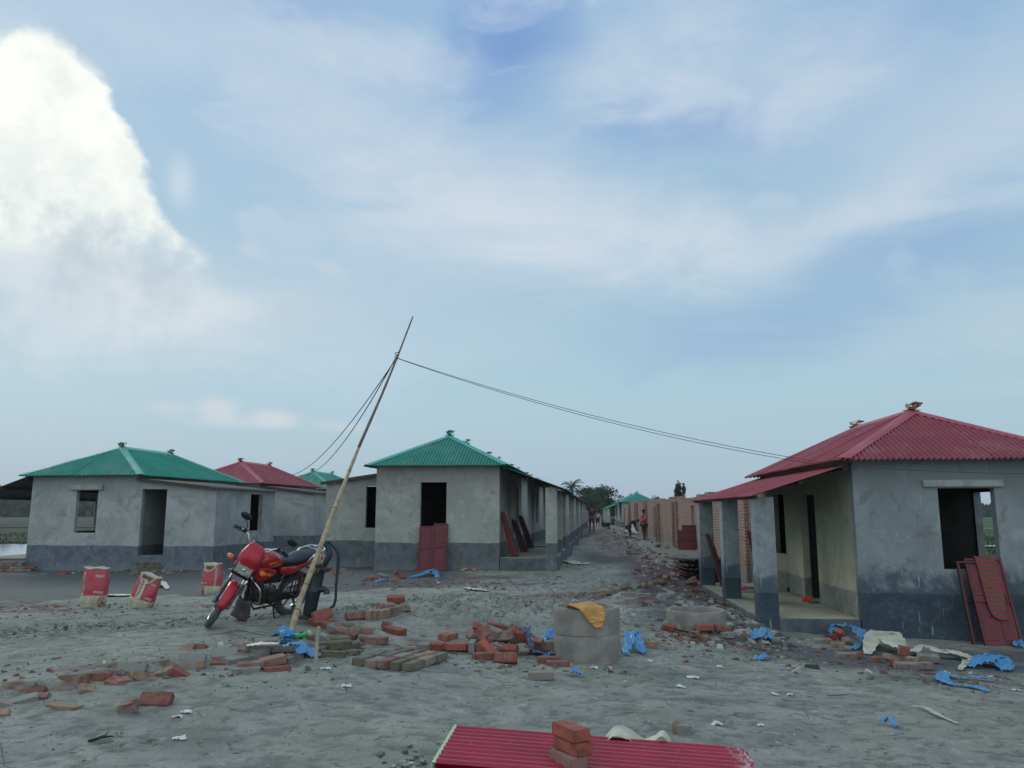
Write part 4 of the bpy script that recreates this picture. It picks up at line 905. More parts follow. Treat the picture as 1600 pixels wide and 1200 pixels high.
poly([(1172,1003),(1184,1000,.04),(1192,998,.09),(1203,1006,.02)], [.04,.18,.20,.08], 'bunched blue polythene near the foot of the nearest veranda column', seed=8)
poly([(1180,1034),(1190,1032,.02),(1204,1031,.0)], [.03,.14,.05], 'small flat blue scrap on sand below the bunched polythene', seed=10)
poly([(1296,998,.04),(1306,992,.10),(1320,996,.14),(1338,998,.12),(1354,1008,.03),(1330,1018)], [.05,.12,.14,.16,.16,.06], 'blue polythene wound round bricks before the right house wall', seed=11)
poly([(1474,1056,.02),(1474,1068,.02),(1490,1073,.01),(1518,1076,.01),(1546,1082,.0)], [.10,.14,.05,.09,.07], 'lower arm of bright blue polythene ribbon on the sand at right', seed=12, fold=.015)
poly([(1482,1060,.0),(1502,1062,.01),(1530,1063,.01),(1566,1067)], [.04,.05,.07,.01], 'upper arm of bright blue polythene ribbon on the sand at right', seed=13, fold=.012)
poly([(1516,1045,.0),(1536,1042,.05),(1556,1040,.08),(1574,1050)], [.08,.24,.28,.12], 'blue polythene bunched at the right end of the white sacking', seed=14)
poly([(1586,1012,.0),(1594,1009,.04),(1602,1014)], [.06,.14,.12], 'blue polythene scrap at the right picture edge by the wall', seed=15)
poly([(1378,1136),(1388,1135,.015),(1402,1140)], [.03,.06,.015], 'small dull blue scrap lying far below the white sacking', seed=16)
poly([(470,1022,.01),(483,1024,.02),(494,1030)], [.10,.16,.1], 'flat blue polythene at the foot of the short stake', seed=17)
poly([(642,904,.0),(660,902,.05),(676,898,.08),(684,904)], [.1,.16,.2,.1], 'bright blue polythene before the central house, right of the bricks', seed=18)
poly([(586,912),(596,910,.03),(606,908)], [.05,.12,.06], 'blue polythene shred under the bricks before the central house', seed=19)
poly([(738,892),(752,890,.03),(762,892)], [.05,.12,.04], 'tiny blue scrap near the foot of the red door leaves', seed=20)
ribbon('sacking', gpath([(722,893),(734,889,.04),(742,893)]), [.1,.2,.1], MT['yellow'], 'small yellow sacking scrap before the central house', 'sacking', seed=21)
poly([(1356,1024),(1368,1012,.14),(1386,1010,.16),(1400,1020,.10),(1424,1026,.04),(1446,1022,.08),(1474,1030,.06),(1500,1030,.05),(1530,1040,.02),(1560,1036,.02)], [.10,.26,.34,.30,.10,.12,.14,.14,.12,.04], 'long crumpled white sacking lying across the sand at right', MT['white'], 'sacking', seed=22, fold=.03)
poly([(1470,1022,.02),(1490,1024,.03),(1510,1034,.01),(1500,1050)], [.04,.10,.10,.05], 'second fold of white sacking near the right end of the long one', MT['white'], 'sacking', seed=23)
poly([(1426,1106),(1446,1112,.02),(1462,1120,.01),(1480,1126,.0),(1496,1134)], [.01,.05,.05,.03,.03], 'thin twisted white strip lying on the sand at lower right', MT['white'], 'strip', seed=24, fold=.008)
poly([(163,930),(180,932,.02),(204,932,.01)], [.06,.25,.22], 'flat white sheet lying between the two left cement bags', MT['white'], 'sacking', seed=25, fold=.01)
poly([(238,922),(250,915,.06),(262,922)], [.12,.2,.06], 'yellowish sacking scrap right of the tilted cement bag', MT['white'], 'sacking', seed=26)
poly([(988,822+12),(1000,830,.5),(1004,824,.75),(1016,838,.1)], [1.4,1.3,.5,1.0], 'pale tent-like sacking beside the worker in red', MT['white'], 'sacking', seed=27)
poly([(868,881),(885,879,.02),(905,882,.0),(918,880)], [.1,.4,.5,.2], 'pale spilled sacking on the ground by the second house veranda', MT['white'], 'sacking', seed=29)
poly([(724,920),(742,923,.01),(766,925)], [.05,.25,.03], 'white scrap lying on the track before the central house', MT['white'], 'sacking', seed=31)
for i, (x, y, s_, lb) in enumerate([(541,1075,.05,'bright white crumpled scrap on the sand below the stake'),(508,1047,.06,'white scrap just below and right of the stake'),(1120,1134,.05,'white scrap on the sand right of the half brick'),(1189,1136,.03,'tiny white scrap far right of the half brick'),(1212,1088,.035,'left of two white scraps side by side at right'),(1234,1087,.03,'right of two white scraps side by side at right'),(1588,1080,.04,'white scrap near the right edge below the sacking'),
     (1083,1061,.07,'torn white strip on the sand right of the rings'),(1125,1045,.035,'small white scrap above the torn strip'),(928,1046,.045,'pale flat scrap close below the rings'),(952,1044,.03,'tiny pale scrap right of the flat one below the rings'),(1016,1035,.03,'pale scrap right of the blue polythene by the rings'),(276,1125,.05,'pale flat flake at the lower left'),(280,1158,.06,'pale flat shard low on the left foreground'),(290,1117,.05,'pale curled flake above the shard at left'),(1064,1076,.05,'pale clump of flakes in mid sand')]):
    g = ground_at(x, y); ribbon('scrap', [g+Vector((-s_*.8, 0, .004)), g+Vector((0, s_*.3, .009)), g+Vector((s_*.8, -.01, .003))], [s_*.5, s_*1.3, s_*.3], MT['paper'], lb, 'scrap', 'white scraps on the sand', fold=.012, nv=4, seed=i*3.3)
# twigs
for i, (x, y, L_, yw, lb) in enumerate([(158,1160,.16,35,'short forked black twig at the lower left'),(1170+0,1118,.25,-4,'thin straw stalk lying on the right foreground'),(1010,1117,.35,-5,'long thin stalk lying below the rings'),(1310,1090,.2,-3,'dark stalk lying at right foreground')]):
    g = ground_at(x, y); m = MB(); d = Vector((math.cos(R(yw)), math.sin(R(yw)), 0))
    m.tube([g-d*L_*.5+Vector((0,0,.012)), g+Vector((0,0,.028 if i == 0 else .012)), g+d*L_*.5+Vector((0,0,.02))], [.012 if i == 0 else .004]*2+[.003], 6)
    if i == 0: m.tube([g+Vector((0,0,.02)), g+Vector((.02,.06,.05))], [.008,.003], 5)
    tag(m.build('twig', MT['black'] if i in (0, 3) else MT['bamboo'], smooth='all'), lb, 'twig')
# ================================================================ BAMBOO POLE, WIRES, STAKE
def tray(px, py, Y): kx, kz = pix(px, py); return Vector((kx*Y, Y, EYE+kz*Y))
pb = ground_at(445, 1010); pj = tray(500, 856, 9.31); pm = tray(560, 700, 10.64); pt = tray(645, 495, 12.42)
ctrl = [pb-Vector((.0, 0, .08)), tray(470, 935, 8.86), pj, tray(530, 776, 9.94), pm, tray(596, 618, 11.29), tray(620, 560, 11.77), pt]
pts = []
for i in range(len(ctrl)-1):
    for k in range(4): pts.append(ctrl[i].lerp(ctrl[i+1], k/4))
pts.append(ctrl[-1]); n_ = len(pts); rad = []
for i in range(n_):
    f = i/(n_-1); rad.append((.034*(1-f)+.011*f)*(1.12 if i % 3 == 0 else 1))
root = empty('bamboo_pole', pb); tag(root, 'long leaning bamboo pole lashed to the hand pump, wires tied near its top', 'pole')
lo = int(n_*.58); inv = lambda P: [p-pb for p in P]
MB().tube(inv(pts[:lo+1]), rad[:lo+1], 10).build('lower_culm', MT['bamboo'], root, smooth='all')
MB().tube(inv(pts[lo:]), rad[lo:], 10).build('upper_culm', MT['bamboo_dark'], root, smooth='all')
m = MB()
for f in (.12, .2, .3, .41, .52, .61, .7, .79, .88):
    i = int(f*(n_-1)); p = pts[i]; d = (pts[i+1]-p).normalized(); m.tube([p-pb-d*.006, p-pb, p-pb+d*.006], [rad[i]*1.0, rad[i]*1.22, rad[i]*1.0], 10)
m.build('node_ring', MT['bamboo_dark'], root, smooth='all')
def split(a, b, n=8): return [a.lerp(b, i/n) for i in range(n+1)]
m = MB()
for j, (ox, oy) in enumerate(((-.03, -.04), (.02, -.05), (.05, -.03), (-.045, -.02))):
    a = tray(489+j*3, 895, 9.27)+Vector((ox*.3, oy, 0)); b = tray(500+j*2, 866, 9.29)+Vector((ox*.6, oy, 0)); m.tube([a-pb, a.lerp(b, .5)-pb+Vector((.004*j, 0, 0)), b-pb], [.007, .008, .005], 5)
m.build('wedge_splint', MT['bamboo'], root, smooth='all')
m = MB()
for (x, y, Y_) in ((463, 950, 8.75), (497, 886, 9.18)):
    c = tray(x, y, Y_)
    for q_ in range(3): m.tube([c-pb+Vector((.052*math.cos(a_), .052*math.sin(a_), .012*q_)) for a_ in [k*math.pi/6 for k in range(13)]], .005, 5)
m.build('lashing', MT['wire'], root)
tie = tray(620, 560, 11.77)
m = MB(); m.tube([tie-pb+Vector((.03*math.cos(a_), .03*math.sin(a_), .004*k)) for k, a_ in enumerate([k*math.pi/6 for k in range(25)])], .006, 5); m.build('wire_tie', MT['redpaint'], root)
def wire(name, a, b, sag, r, label, n=40, grp=None, mat='wire'):
    pts_ = []
    for i in range(n+1):
        f = i/n; p = a.lerp(b, f); p.z -= sag*4*f*(1-f); pts_.append(p)
    o = MB().tube(pts_, r, 5).build(name, MT[mat], smooth='all'); tag(o, label, 'wire', grp); return o
we = Vector(hC.matrix_world @ Vector((0, 0, 0))) if False else None
cA = R(CA); cpt = lambda x, y, z: Vector((C0[0]+x*math.cos(cA)+y*math.sin(cA), C0[1]-x*math.sin(cA)+y*math.cos(cA), CZ+z))
hook = cpt(-.02, -.30, 2.56); far_r = cpt(3.4, -.06, 2.45)
wire('wire', tie+Vector((.02, 0, 0)), hook+Vector((0, 0, -.01)), .17, .0042, 'upper strand of the wire sagging from the pole to the right house', grp='wires from the bamboo pole')
wire('wire', tie+Vector((.02, 0, -.005)), hook+Vector((.02, 0, -.05)), .19, .0042, 'lower strand of the wire sagging from the pole to the right house', grp='wires from the bamboo pole')
wire('wire', hook, far_r, .03, .004, 'thin reddish wire running along the right house wall', mat='redpaint')
wire('wire', tie-Vector((.02, 0, 0)), tray(466, 742, 27.0), .55, .009, 'left strand of the pair running from the pole down to the houses at left', grp='wires from the bamboo pole')
wire('wire', tie-Vector((.02, 0, .02)), tray(456, 742, 26.0), .35, .009, 'right strand of the pair running from the pole down to the houses at left', grp='wires from the bamboo pole')
sb = ground_at(493, 1038); m = MB(); m.tube([sb-Vector((0,0,.05)), sb+Vector((.008, 0, .20)), tray(498, 979, sb.y)], [.02, .018, .017], 8)
tag(m.build('stake', MT['wood_pale'], smooth=True), 'short pale wooden stake standing in the sand before the brick heap', 'stake')
# green pipe with blue rag
gp = tray(455, 994, 8.15); root = empty('water_pipe', gp); tag(root, 'bright green plastic pipe end tied to the bamboo foot with blue polythene', 'pipe')
MB().tube([(0,0,-.01), (.06, .02, .0), (.13, .03, .012), (.16,.03,.02)], [.028, .027, .027, .024], 12).build('pipe', MT['greenpvc'], root, smooth='all')
MB().tube([(.158,.03,.018), (.19, .035, .03)], [.03, .03], 12).build('pipe_collar', MT['white'], root, smooth='all')
MB().tube([(.09,.025,-.03),(.095,.025,.04)], [.02, .02], 8).build('pipe_band', MT['black'], root, smooth='all')
ribbon('polythene', [tray(440, 982, 8.1), tray(447, 990, 8.06), tray(452, 998, 8.04), tray(447, 1008, 8.06), tray(438, 1003, 8.1)], [.12, .18, .14, .12, .06], bl_, 'blue polythene knotted round the foot of the bamboo pole', 'polythene', 'blue polythene scraps', fold=.03, seed=40)
poly([(424,998),(434,998,.01),(444,996,.02)], [.03, .08, .05], 'blue polythene tail trailing left of the bamboo foot', seed=41)
g = ground_at(458, 1030)
ribbon('polythene', [g+Vector((-.10, 0, .11)), g+Vector((-.02, .02, .13)), g+Vector((.07, 0, .12)), g+Vector((.09, -.06, .05))], [.1, .16, .14, .08], bl_, 'blue polythene over a brick below the bamboo foot', 'polythene', 'blue polythene scraps', fold=.02, seed=42)
g = ground_at(412, 1030)
ribbon('paper_sack', [g+Vector((-.16, -.02, .12)), g+Vector((-.02, .0, .135)), g+Vector((.13, .03, .13))], [.1, .14, .08], MT['paper'], 'flattened white paper sack on the bricks left of the bamboo foot', 'sack', fold=.008, seed=43)
# ================================================================ HAND PUMP
hp = ground_at(481, 966); hp.z = gz(hp.x, hp.y); hs = hp.y/8.8
root = empty('hand_pump', hp-Vector((0,0,.03)), rot=(0, R(10), 0)); root.scale = (hs,)*3; tag(root, 'dark green cast iron hand pump with curved handle beside the parked motorcycle', 'hand pump')
P_ = MT['pump']
m = MB(); m.lathe([(0, 0), (.10, 0), (.105, .012), (.10, .03), (.06, .045), (.055, .06)], 24); m.build('base_flange', MT['rust'], root, smooth=True)
m = MB(); m.lathe([(.055, .045), (.07, .08), (.073, .3), (.078, .31), (.078, .325), (.073, .335), (.074, .52), (.085, .545)], 24); m.build('barrel', P_, root, smooth=True)
m = MB(); m.lathe([(0, .54), (.11, .54), (.118, .55), (.118, .575), (.10, .585), (.05, .59)], 24)
for a_ in range(4): m.bbox((.12*math.cos(a_*1.57+.7), .12*math.sin(a_*1.57+.7), .562), (.05, .05, .025), .006)
m.build('top_flange', MT['rust'], root, smooth=True)
m = MB(); m.tube([(.02, 0, .58), (.06, 0, .64), (.085, 0, .72), (.06, 0, .79), (.0, 0, .83), (-.03, 0, .83)], [.055, .047, .042, .036, .030, .026], 12, flat=.8); m.bbox((.0, 0, .84), (.10, .07, .05), .01); m.build('head', P_, root, smooth=True)
m = MB(); m.tube([(-.02, 0, .855), (.06, 0, .85), (.13, 0, .81), (.185, 0, .74), (.205, 0, .60), (.225, 0, .42), (.25, 0, .27), (.245, 0, .20), (.215, 0, .175)], [.012, .015, .016, .016, .014, .012, .012, .013, .012], 8, flat=1.2)
m.build('handle', P_, root, smooth='all')
m = MB(); m.tube([(-.025, 0, .85), (-.025, 0, .60)], .009, 8); m.build('plunger_rod', MT['chrome'], root)
m = MB(); m.tube([(.06, -.02, .34), (.11, -.03, .36), (.14, -.035, .35), (.15, -.04, .31)], [.034, .033, .032, .034], 12); m.build('spout', P_, root, smooth=True)
# ================================================================ MOTORCYCLE
def loft(mb, secs, n=20, ex=2.6, cap=True):
    """secs: (x, zc, half_width, half_height[, y]) superellipse rings in the yz plane"""
    vs = []
    for s in secs:
        x, zc, hw, hh = s[:4]; yc = s[4] if len(s) > 4 else 0
        for k in range(n):
            a = 2*math.pi*k/n; c, s_ = math.cos(a), math.sin(a)
            vs.append((x, yc+hw*math.copysign(abs(c)**(2/ex), c), zc+hh*math.copysign(abs(s_)**(2/ex), s_)))
    fs = [(i*n+k, i*n+(k+1) % n, (i+1)*n+(k+1) % n, (i+1)*n+k) for i in range(len(secs)-1) for k in range(n)]
    if cap: fs += [tuple(range(n)), tuple((len(secs)-1)*n+k for k in range(n))]
    mb.add(vs, fs)
gf_ = ground_at(334, 980); gr_ = gf_+Vector((math.sin(R(29)), math.cos(R(29)), 0))*1.12; gr_.z = gz(gr_.x, gr_.y)
hd = (gf_-gr_); heading = math.atan2(hd.y, hd.x); LEAN = R(17)
bike = empty('motorcycle', ((gr_.x, gr_.y, min(gz(gr_.x, gr_.y), gr_.z)-.01)), rot=(-LEAN, -math.atan2(hd.z, hd.xy.length), heading))
bike.location = Vector((gr_.x, gr_.y, gr_.z-.012)); bike.scale = (.92,)*3
print('BIKE', gr_, gf_, hd.length)
tag(bike, 'red motorcycle on its side stand, front wheel turned, parked by the hand pump', 'motorcycle')
WB = 1.22; RT = .30
ax_top = Vector((.86, 0, .98)); cast = R(27); axd = Vector((-math.sin(cast), 0, math.cos(cast)))
ST = Matrix.Translation(ax_top) @ Matrix.Rotation(R(47), 4, axd) @ Matrix.Translation(-ax_top)
class SM(MB):
    def build(s, name, mat, parent=None, **k):
        s.v = [ST @ v for v in s.v]; return MB.build(s, name, mat, parent, **k)
def wheel(cls, x, name, w):
    m = cls(); T = Matrix.Translation((x, 0, RT)); m.torus(RT-w, w, 40, 12, T, flat=1.0); ty = m.build('tyre' if False else name, MT['rubber'], bike, smooth='all')
    m = cls()
    for yy in (-.028, .028): m.torus(RT-2*w+.002, .011, 40, 8, Matrix.Translation((x, yy, RT)))
    m.tube([(x+(RT-2*w-.002)*math.cos(a_), 0, RT+(RT-2*w-.002)*math.sin(a_)) for a_ in [2*math.pi*k/40 for k in range(40)]], .024, 6, closed=True); m.build('rim', MT['chrome'], ty, smooth='all')
    m = cls()
    for k in range(5):
        a_ = 2*math.pi*k/5+.3
        for s_ in (-1, 1):
            m.tube([(x+.045*math.cos(a_+.35*s_), s_*.02, RT+.045*math.sin(a_+.35*s_)), (x+(RT-2*w)*math.cos(a_+.08*s_), s_*.012, RT+(RT-2*w)*math.sin(a_+.08*s_))], [.016, .012], 6)
    m.build('wheel_spokes', MT['steel'], ty, smooth='all')
    m = cls(); m.tube([(x, -.06, RT), (x, .06, RT)], .055, 16); m.tube([(x, -.11, RT), (x, .11, RT)], .014, 8); m.build('hub', MT['steel'], ty, smooth=True)
    return ty
wheel(SM, WB, 'front_wheel', .042); wheel(MB, 0, 'rear_wheel', .050)
offy = .088
m = SM()
for s_ in (-1, 1): m.tube([(WB, s_*offy, RT), Vector((WB, s_*offy, RT))+axd*.33], [.027, .030], 12)
m.build('fork_slider', MT['steel'], bike, smooth=True)
m = SM()
for s_ in (-1, 1): m.tube([Vector((WB, s_*offy, RT))+axd*.32, Vector((WB, s_*offy, RT))+axd*.72], .018, 12)
m.build('fork_tube', MT['chrome'], bike, smooth=True)
m = SM()
for h_ in (.50, .71): m.bbox(Vector((WB, 0, RT))+axd*h_, (.09, .235, .035), .012, Matrix.Rotation(-cast, 3, 'Y'))
m.build('fork_clamp', MT['frame'], bike)
# mudguard over the front wheel
def fender(cls, x, r0, w, a0, a1, name, mat, n=18):
    m = cls(); vs = []; k = 7
    for i in range(n+1):
        a_ = R(a0+(a1-a0)*i/n); ww = w*(1-.25*abs(2*i/n-1)**3)
        for j in range(k):
            u = j/(k-1)*2-1; rr = r0-.032*abs(u)**2.2; vs.append((x+rr*math.cos(a_), u*ww, RT+rr*math.sin(a_)))
    m.add(vs, [(i*k+j, i*k+j+1, (i+1)*k+j+1, (i+1)*k+j) for i in range(n) for j in range(k-1)])
    o = m.build(name, mat, bike, smooth='all'); md = o.modifiers.new('t', 'SOLIDIFY'); md.thickness = .004; return o
fender(SM, WB, .335, .068, 20, 165, 'front_mudguard', MT['cowlred'])
fender(MB, 0, .345, .075, 40, 178, 'rear_mudguard', MT['frame'])
m = SM()
for s_ in (-1, 1): m.tube([(WB, s_*.08, RT+.02), (WB+.05, s_*.075, RT+.2), (WB+.1, s_*.06, RT+.30)], .006, 6)
m.build('mudguard_stay', MT['frame'], bike)
# headlamp cowl
m = SM(); loft(m, [(1.125, .835, .085, .085), (1.11, .84, .125, .125), (1.06, .865, .145, .155), (.99, .905, .14, .155), (.93, .95, .125, .125), (.885, 1.0, .10, .08), (.86, 1.035, .06, .03)], 24, 3.2)
cw_ = m.build('headlamp_cowl', MT['cowlred'], bike, smooth='all')
m = SM(); Rt = Matrix.Rotation(R(-16), 3, 'Y'); m.bbox((1.122, 0, .80), (.03, .215, .145), .02, Rt); hl = m.build('headlamp', MT['lens'], bike, smooth=True)
m = SM(); m.bbox((1.112, 0, .80), (.03, .235, .165), .02, Rt); m.bbox((1.07, 0, .70), (.06, .24, .06), .015); m.bbox((1.10, 0, .72), (.05, .20, .04), .012, Rt); m.build('headlamp_bezel', MT['black'], bike, smooth=True)
m = SM(); m.tube([(1.138, -.02, .79), (1.142, 0, .80), (1.138, .02, .81)], [.012, .022, .012], 8); m.build('bulb', MT['chrome'], hl, smooth='all')
m = SM()
for q_, (y_, w_) in enumerate(((-.045, .02), (-.02, .012), (.0, .02), (.022, .02), (.043, .012))): m.box((1.062+.004, y_, .972), (.02, w_*.8, .008), Matrix.Rotation(R(40), 3, 'Y'))
m.build('emblem', MT['chrome'], cw_)
m = SM()
for s_ in (-1, 1): m.bbox((.99, s_*.143, .90), (.12, .006, .05), .002, Matrix.Rotation(R(25), 3, 'Y'))
m.build('stripe', MT['amber'], cw_)
for s_ in (-1, 1):
    m = SM(); m.tube([(1.04, s_*.13, .83), (1.04, s_*.19, .83)], .010, 8); st = m.build('indicator', MT['black'], bike, smooth=True)
    m = SM(); loft(m, [(1.005, .83, .022, .018, s_*.225), (1.03, .83, .042, .032, s_*.225), (1.065, .83, .040, .030, s_*.225), (1.08, .83, .02, .018, s_*.225)], 12, 2.4); m.build('lens', MT['amber'], st, smooth='all')
# handlebar
hb = [(.80,-.36,1.10),(.845,-.27,1.13),(.89,-.19,1.125),(.905,-.13,1.04),(.89,-.06,1.005),(.89,.06,1.005),(.905,.13,1.04),(.89,.19,1.125),(.845,.27,1.13),(.80,.36,1.10)]
m = SM(); m.tube(hb, .0125, 10); bar = m.build('handlebar', MT['chrome'], bike, smooth='all')
for s_ in (-1, 1):
    m = SM(); m.tube([(.835, s_*.29, 1.125), (.79, s_*.385, 1.093)], .019, 10); m.build('grip', MT['black'], bar, smooth=True)
    m = SM(); m.bbox((.862, s_*.245, 1.13), (.05, .06, .045), .01); m.tube([(.88, s_*.235, 1.125), (.895, s_*.30, 1.115), (.84, s_*.395, 1.085)], [.007, .008, .006], 6); m.build('lever', MT['black'], bar, smooth=True)
    m = SM(); m.tube([(.855, s_*.24, 1.14), (.865, s_*.25, 1.20), (.85, s_*.30, 1.245), (.85, s_*.325, 1.275)], .006, 6); mi = m.build('mirror', MT['black'], bike, smooth='all')
    m = SM(); T = Matrix.Translation((.85, s_*.335, 1.30)) @ Matrix.Rotation(R(12), 4, 'Y')
    vs = [(T @ Vector((x_*k_, .078*math.cos(a_)*w2, .048*math.sin(a_)*w2))) for x_, k_, w2 in ((.03, 1, .45), (.02, 1, .85), (.0, 1, 1.0), (-.008, 1, .97)) for a_ in [2*math.pi*k/20 for k in range(20)]]
    m.add(vs, [(i*20+k, i*20+(k+1) % 20, (i+1)*20+(k+1) % 20, (i+1)*20+k) for i in range(3) for k in range(20)]+[tuple(range(20)), tuple(60+k for k in range(20))]); m.build('mirror_head', MT['black'], mi, smooth=True)
# instruments
m = SM(); loft(m, [(.90, 1.03, .085, .045), (.85, 1.045, .085, .05), (.83, 1.05, .06, .035)], 16, 3); m.build('instrument_pod', MT['black'], bike, smooth='all')
# tank
m = MB(); loft(m, [(.83, .80, .06, .05), (.80, .82, .12, .095), (.72, .845, .152, .115), (.60, .85, .158, .115), (.50, .825, .135, .095), (.42, .80, .105, .06), (.38, .785, .07, .03)], 24, 2.7)
tk = m.build('fuel_tank', MT['bikered'], bike, smooth='all')
m = MB(); m.tube([(.62, 0, .955), (.62, 0, .975)], .035, 16); m.build('filler_cap', MT['chrome'], tk, smooth=True)
m = MB()
for s_ in (-1, 1): loft(m, [(.90, .70, .012, .03, s_*.13), (.85, .70, .02, .085, s_*.15), (.74, .70, .022, .085, s_*.155), (.60, .70, .018, .05, s_*.14), (.52, .71, .01, .02, s_*.125)], 14, 3)
m.build('tank_shroud', MT['cowlred'], bike, smooth='all')
m = MB()
for s_ in (-1, 1): m.bbox((.72, s_*.176, .70), (.13, .004, .035), .001, Matrix.Rotation(R(-12), 3, 'Y')); m.bbox((.66, s_*.156, .84), (.12, .012, .022), .003, Matrix.Rotation(R(14), 3, 'Y'))
m.build('decal', MT['amber'], tk)
# seat and tail
m = MB(); loft(m, [(.46, .80, .09, .03), (.40, .805, .115, .04), (.25, .80, .13, .045), (.12, .81, .135, .048), (.04, .84, .135, .05), (-.10, .86, .125, .05), (-.24, .865, .105, .045), (-.29, .865, .07, .025)], 20, 3); m.build('seat', MT['seat'], bike, smooth='all')
m = MB(); loft(m, [(.40, .70, .10, .06), (.30, .69, .125, .08), (.15, .70, .125, .065), (.0, .745, .115, .05), (-.15, .79, .10, .04), (-.30, .82, .075, .03), (-.36, .83, .04, .02)], 18, 3.4); m.build('side_panel', MT['bikered'], bike, smooth='all')
m = MB(); m.bbox((-.37, 0, .80), (.05, .13, .06), .015); m.build('tail_lamp', MT['cowlred'], bike, smooth=True)
m = MB(); m.tube([(.02,-.14,.80),(-.10,-.145,.90),(-.26,-.13,.94),(-.38,-.07,.945),(-.40,0,.945),(-.38,.07,.945),(-.26,.13,.94),(-.10,.145,.90),(.02,.14,.80)], .011, 8)
m.tube([(-.20,-.135,.925),(-.24,0,.93),(-.20,.135,.925)], .008, 6); m.tube([(-.30,-.11,.94),(-.31,0,.94),(-.30,.11,.94)], .008, 6); m.build('grab_rail', MT['chrome'], bike, smooth='all')
# frame, engine, exhaust
m = MB(); m.tube([(.90,0,.86),(.84,0,.62),(.80,0,.36)], .02, 8); m.tube([(.88,0,.88),(.6,0,.74),(.36,0,.68)], .022, 8)
for s_ in (-1, 1):
    m.tube([(.80,s_*.03,.36),(.74,s_*.10,.22),(.36,s_*.11,.24),(.33,s_*.10,.5),(.36,s_*.09,.68)], .014, 8); m.tube([(.36,s_*.09,.68),(.1,s_*.11,.72),(-.25,s_*.09,.80)], .013, 8)
    m.tube([(.36,s_*.09,.34),(0,s_*.10,.30)], .018, 8)
m.build('frame', MT['frame'], bike, smooth='all')
for s_ in (-1, 1):
    m = MB(); m.tube([(.02,s_*.125,.33),(.055,s_*.125,.50)], .022, 10); m.tube([(.02+.045*i/14, s_*.125+.0, .47+.2*i/14) for i in range(15)], [.030 if i % 2 else .022 for i in range(15)], 10); m.build('shock_absorber', MT['redpaint'], bike, smooth=True)
m = MB(); m.bbox((.56, 0, .36), (.34, .22, .20), .05); m.tube([(.50, -.15, .37), (.50, .16, .37)], .085, 20); m.tube([(.66, -.13, .35), (.66, .14, .35)], .075, 20); m.build('engine', MT['grime'], bike, smooth=True)
m = MB(); d = Vector((.35, 0, .94)).normalized(); c0 = Vector((.68, 0, .45))
for i in range(9): m.bbox(c0+d*(.022*i), (.15 if i < 7 else .12, .16 if i < 7 else .12, .010), .002, Matrix.Rotation(R(20), 3, 'Y'))
m.bbox(c0+d*.09, (.10, .11, .20), .01, Matrix.Rotation(R(20), 3, 'Y')); m.build('cylinder', MT['steel'], bike)
m = MB(); m.tube([(.78,-.03,.56),(.85,-.05,.50),(.84,-.09,.34),(.72,-.14,.24),(.45,-.16,.24),(.25,-.17,.26)], .018, 10); m.tube([(.27,-.17,.26),(.22,-.175,.27),(-.30,-.19,.36),(-.33,-.19,.365)], [.02,.042,.048,.03], 14); m.build('exhaust', MT['chrome'], bike, smooth=True)
m = MB()
for s_ in (-1, 1): m.tube([(.88,s_*.03,.66),(.90,s_*.15,.62),(.89,s_*.26,.56),(.86,s_*.28,.48),(.82,s_*.25,.36),(.80,s_*.05,.30)], .011, 8)
m.build('leg_guard', MT['chrome'], bike, smooth='all')
m = MB(); m.tube([(.50,-.26,.27),(.50,.26,.27)], .013, 8); m.tube([(.66,.12,.30),(.72,.17,.27),(.60,.18,.24)], .008, 6)
for s_ in (-1, 1): m.tube([(.50,s_*.17,.27),(.50,s_*.28,.28)], .02, 8); m.tube([(.18,s_*.14,.36),(.16,s_*.25,.38)], .016, 8)
m.build('foot_peg', MT['black'], bike, smooth='all')
m = MB(); m.bbox((.17, .105, .34), (.42, .02, .09), .01, Matrix.Rotation(R(3), 3, 'Y')); m.build('chain_cover', MT['frame'], bike, smooth=True)
m = MB(); vs = []
for i in range(7):
    for j in range(5): vs.append((.815+.012*math.sin(i*1.4)+.03*i/6, -.13+.26*j/4+.012*i/6*(j-2), .31-.25*i/6+.008*math.sin(j*2)))
m.add(vs, [(i*5+j, i*5+j+1, i*5+6+j, i*5+5+j) for i in range(6) for j in range(4)]); o = m.build('mud_flap', simple('mudflap_rubber', (.09, .075, .07), .8, var=.4, scale=9), bike, smooth='all'); md = o.modifiers.new('t', 'SOLIDIFY'); md.thickness = .006
m = MB(); m.tube([(.42,.11,.25),(.47,.22,.14),(.50,.30,.30*math.tan(LEAN)+.012)], [.013,.012,.011], 8); m.bbox((.51, .31, .31*math.tan(LEAN)+.006), (.07, .04, .010), .003); m.build('side_stand', MT['rust'], bike, smooth='all')
m = MB(); m.box((.48, -.0, .60), (.26, .15, .14)); m.build('air_box', MT['frame'], bike)
m = MB(); m.bbox((-.335, 0, .55), (.01, .16, .11), .002, Matrix.Rotation(R(20), 3, 'Y')); m.build('number_plate', MT['frame'], bike)
m = SM()
for k, y_ in enumerate((-.05, .03, .06)): m.tube([(.89, y_*2.2, 1.08), (.97, y_*1.6, 1.06), (.93, y_, .90), (.86, y_, .80)], .005, 6)
m.build('cable', MT['black'], bike, smooth='all')

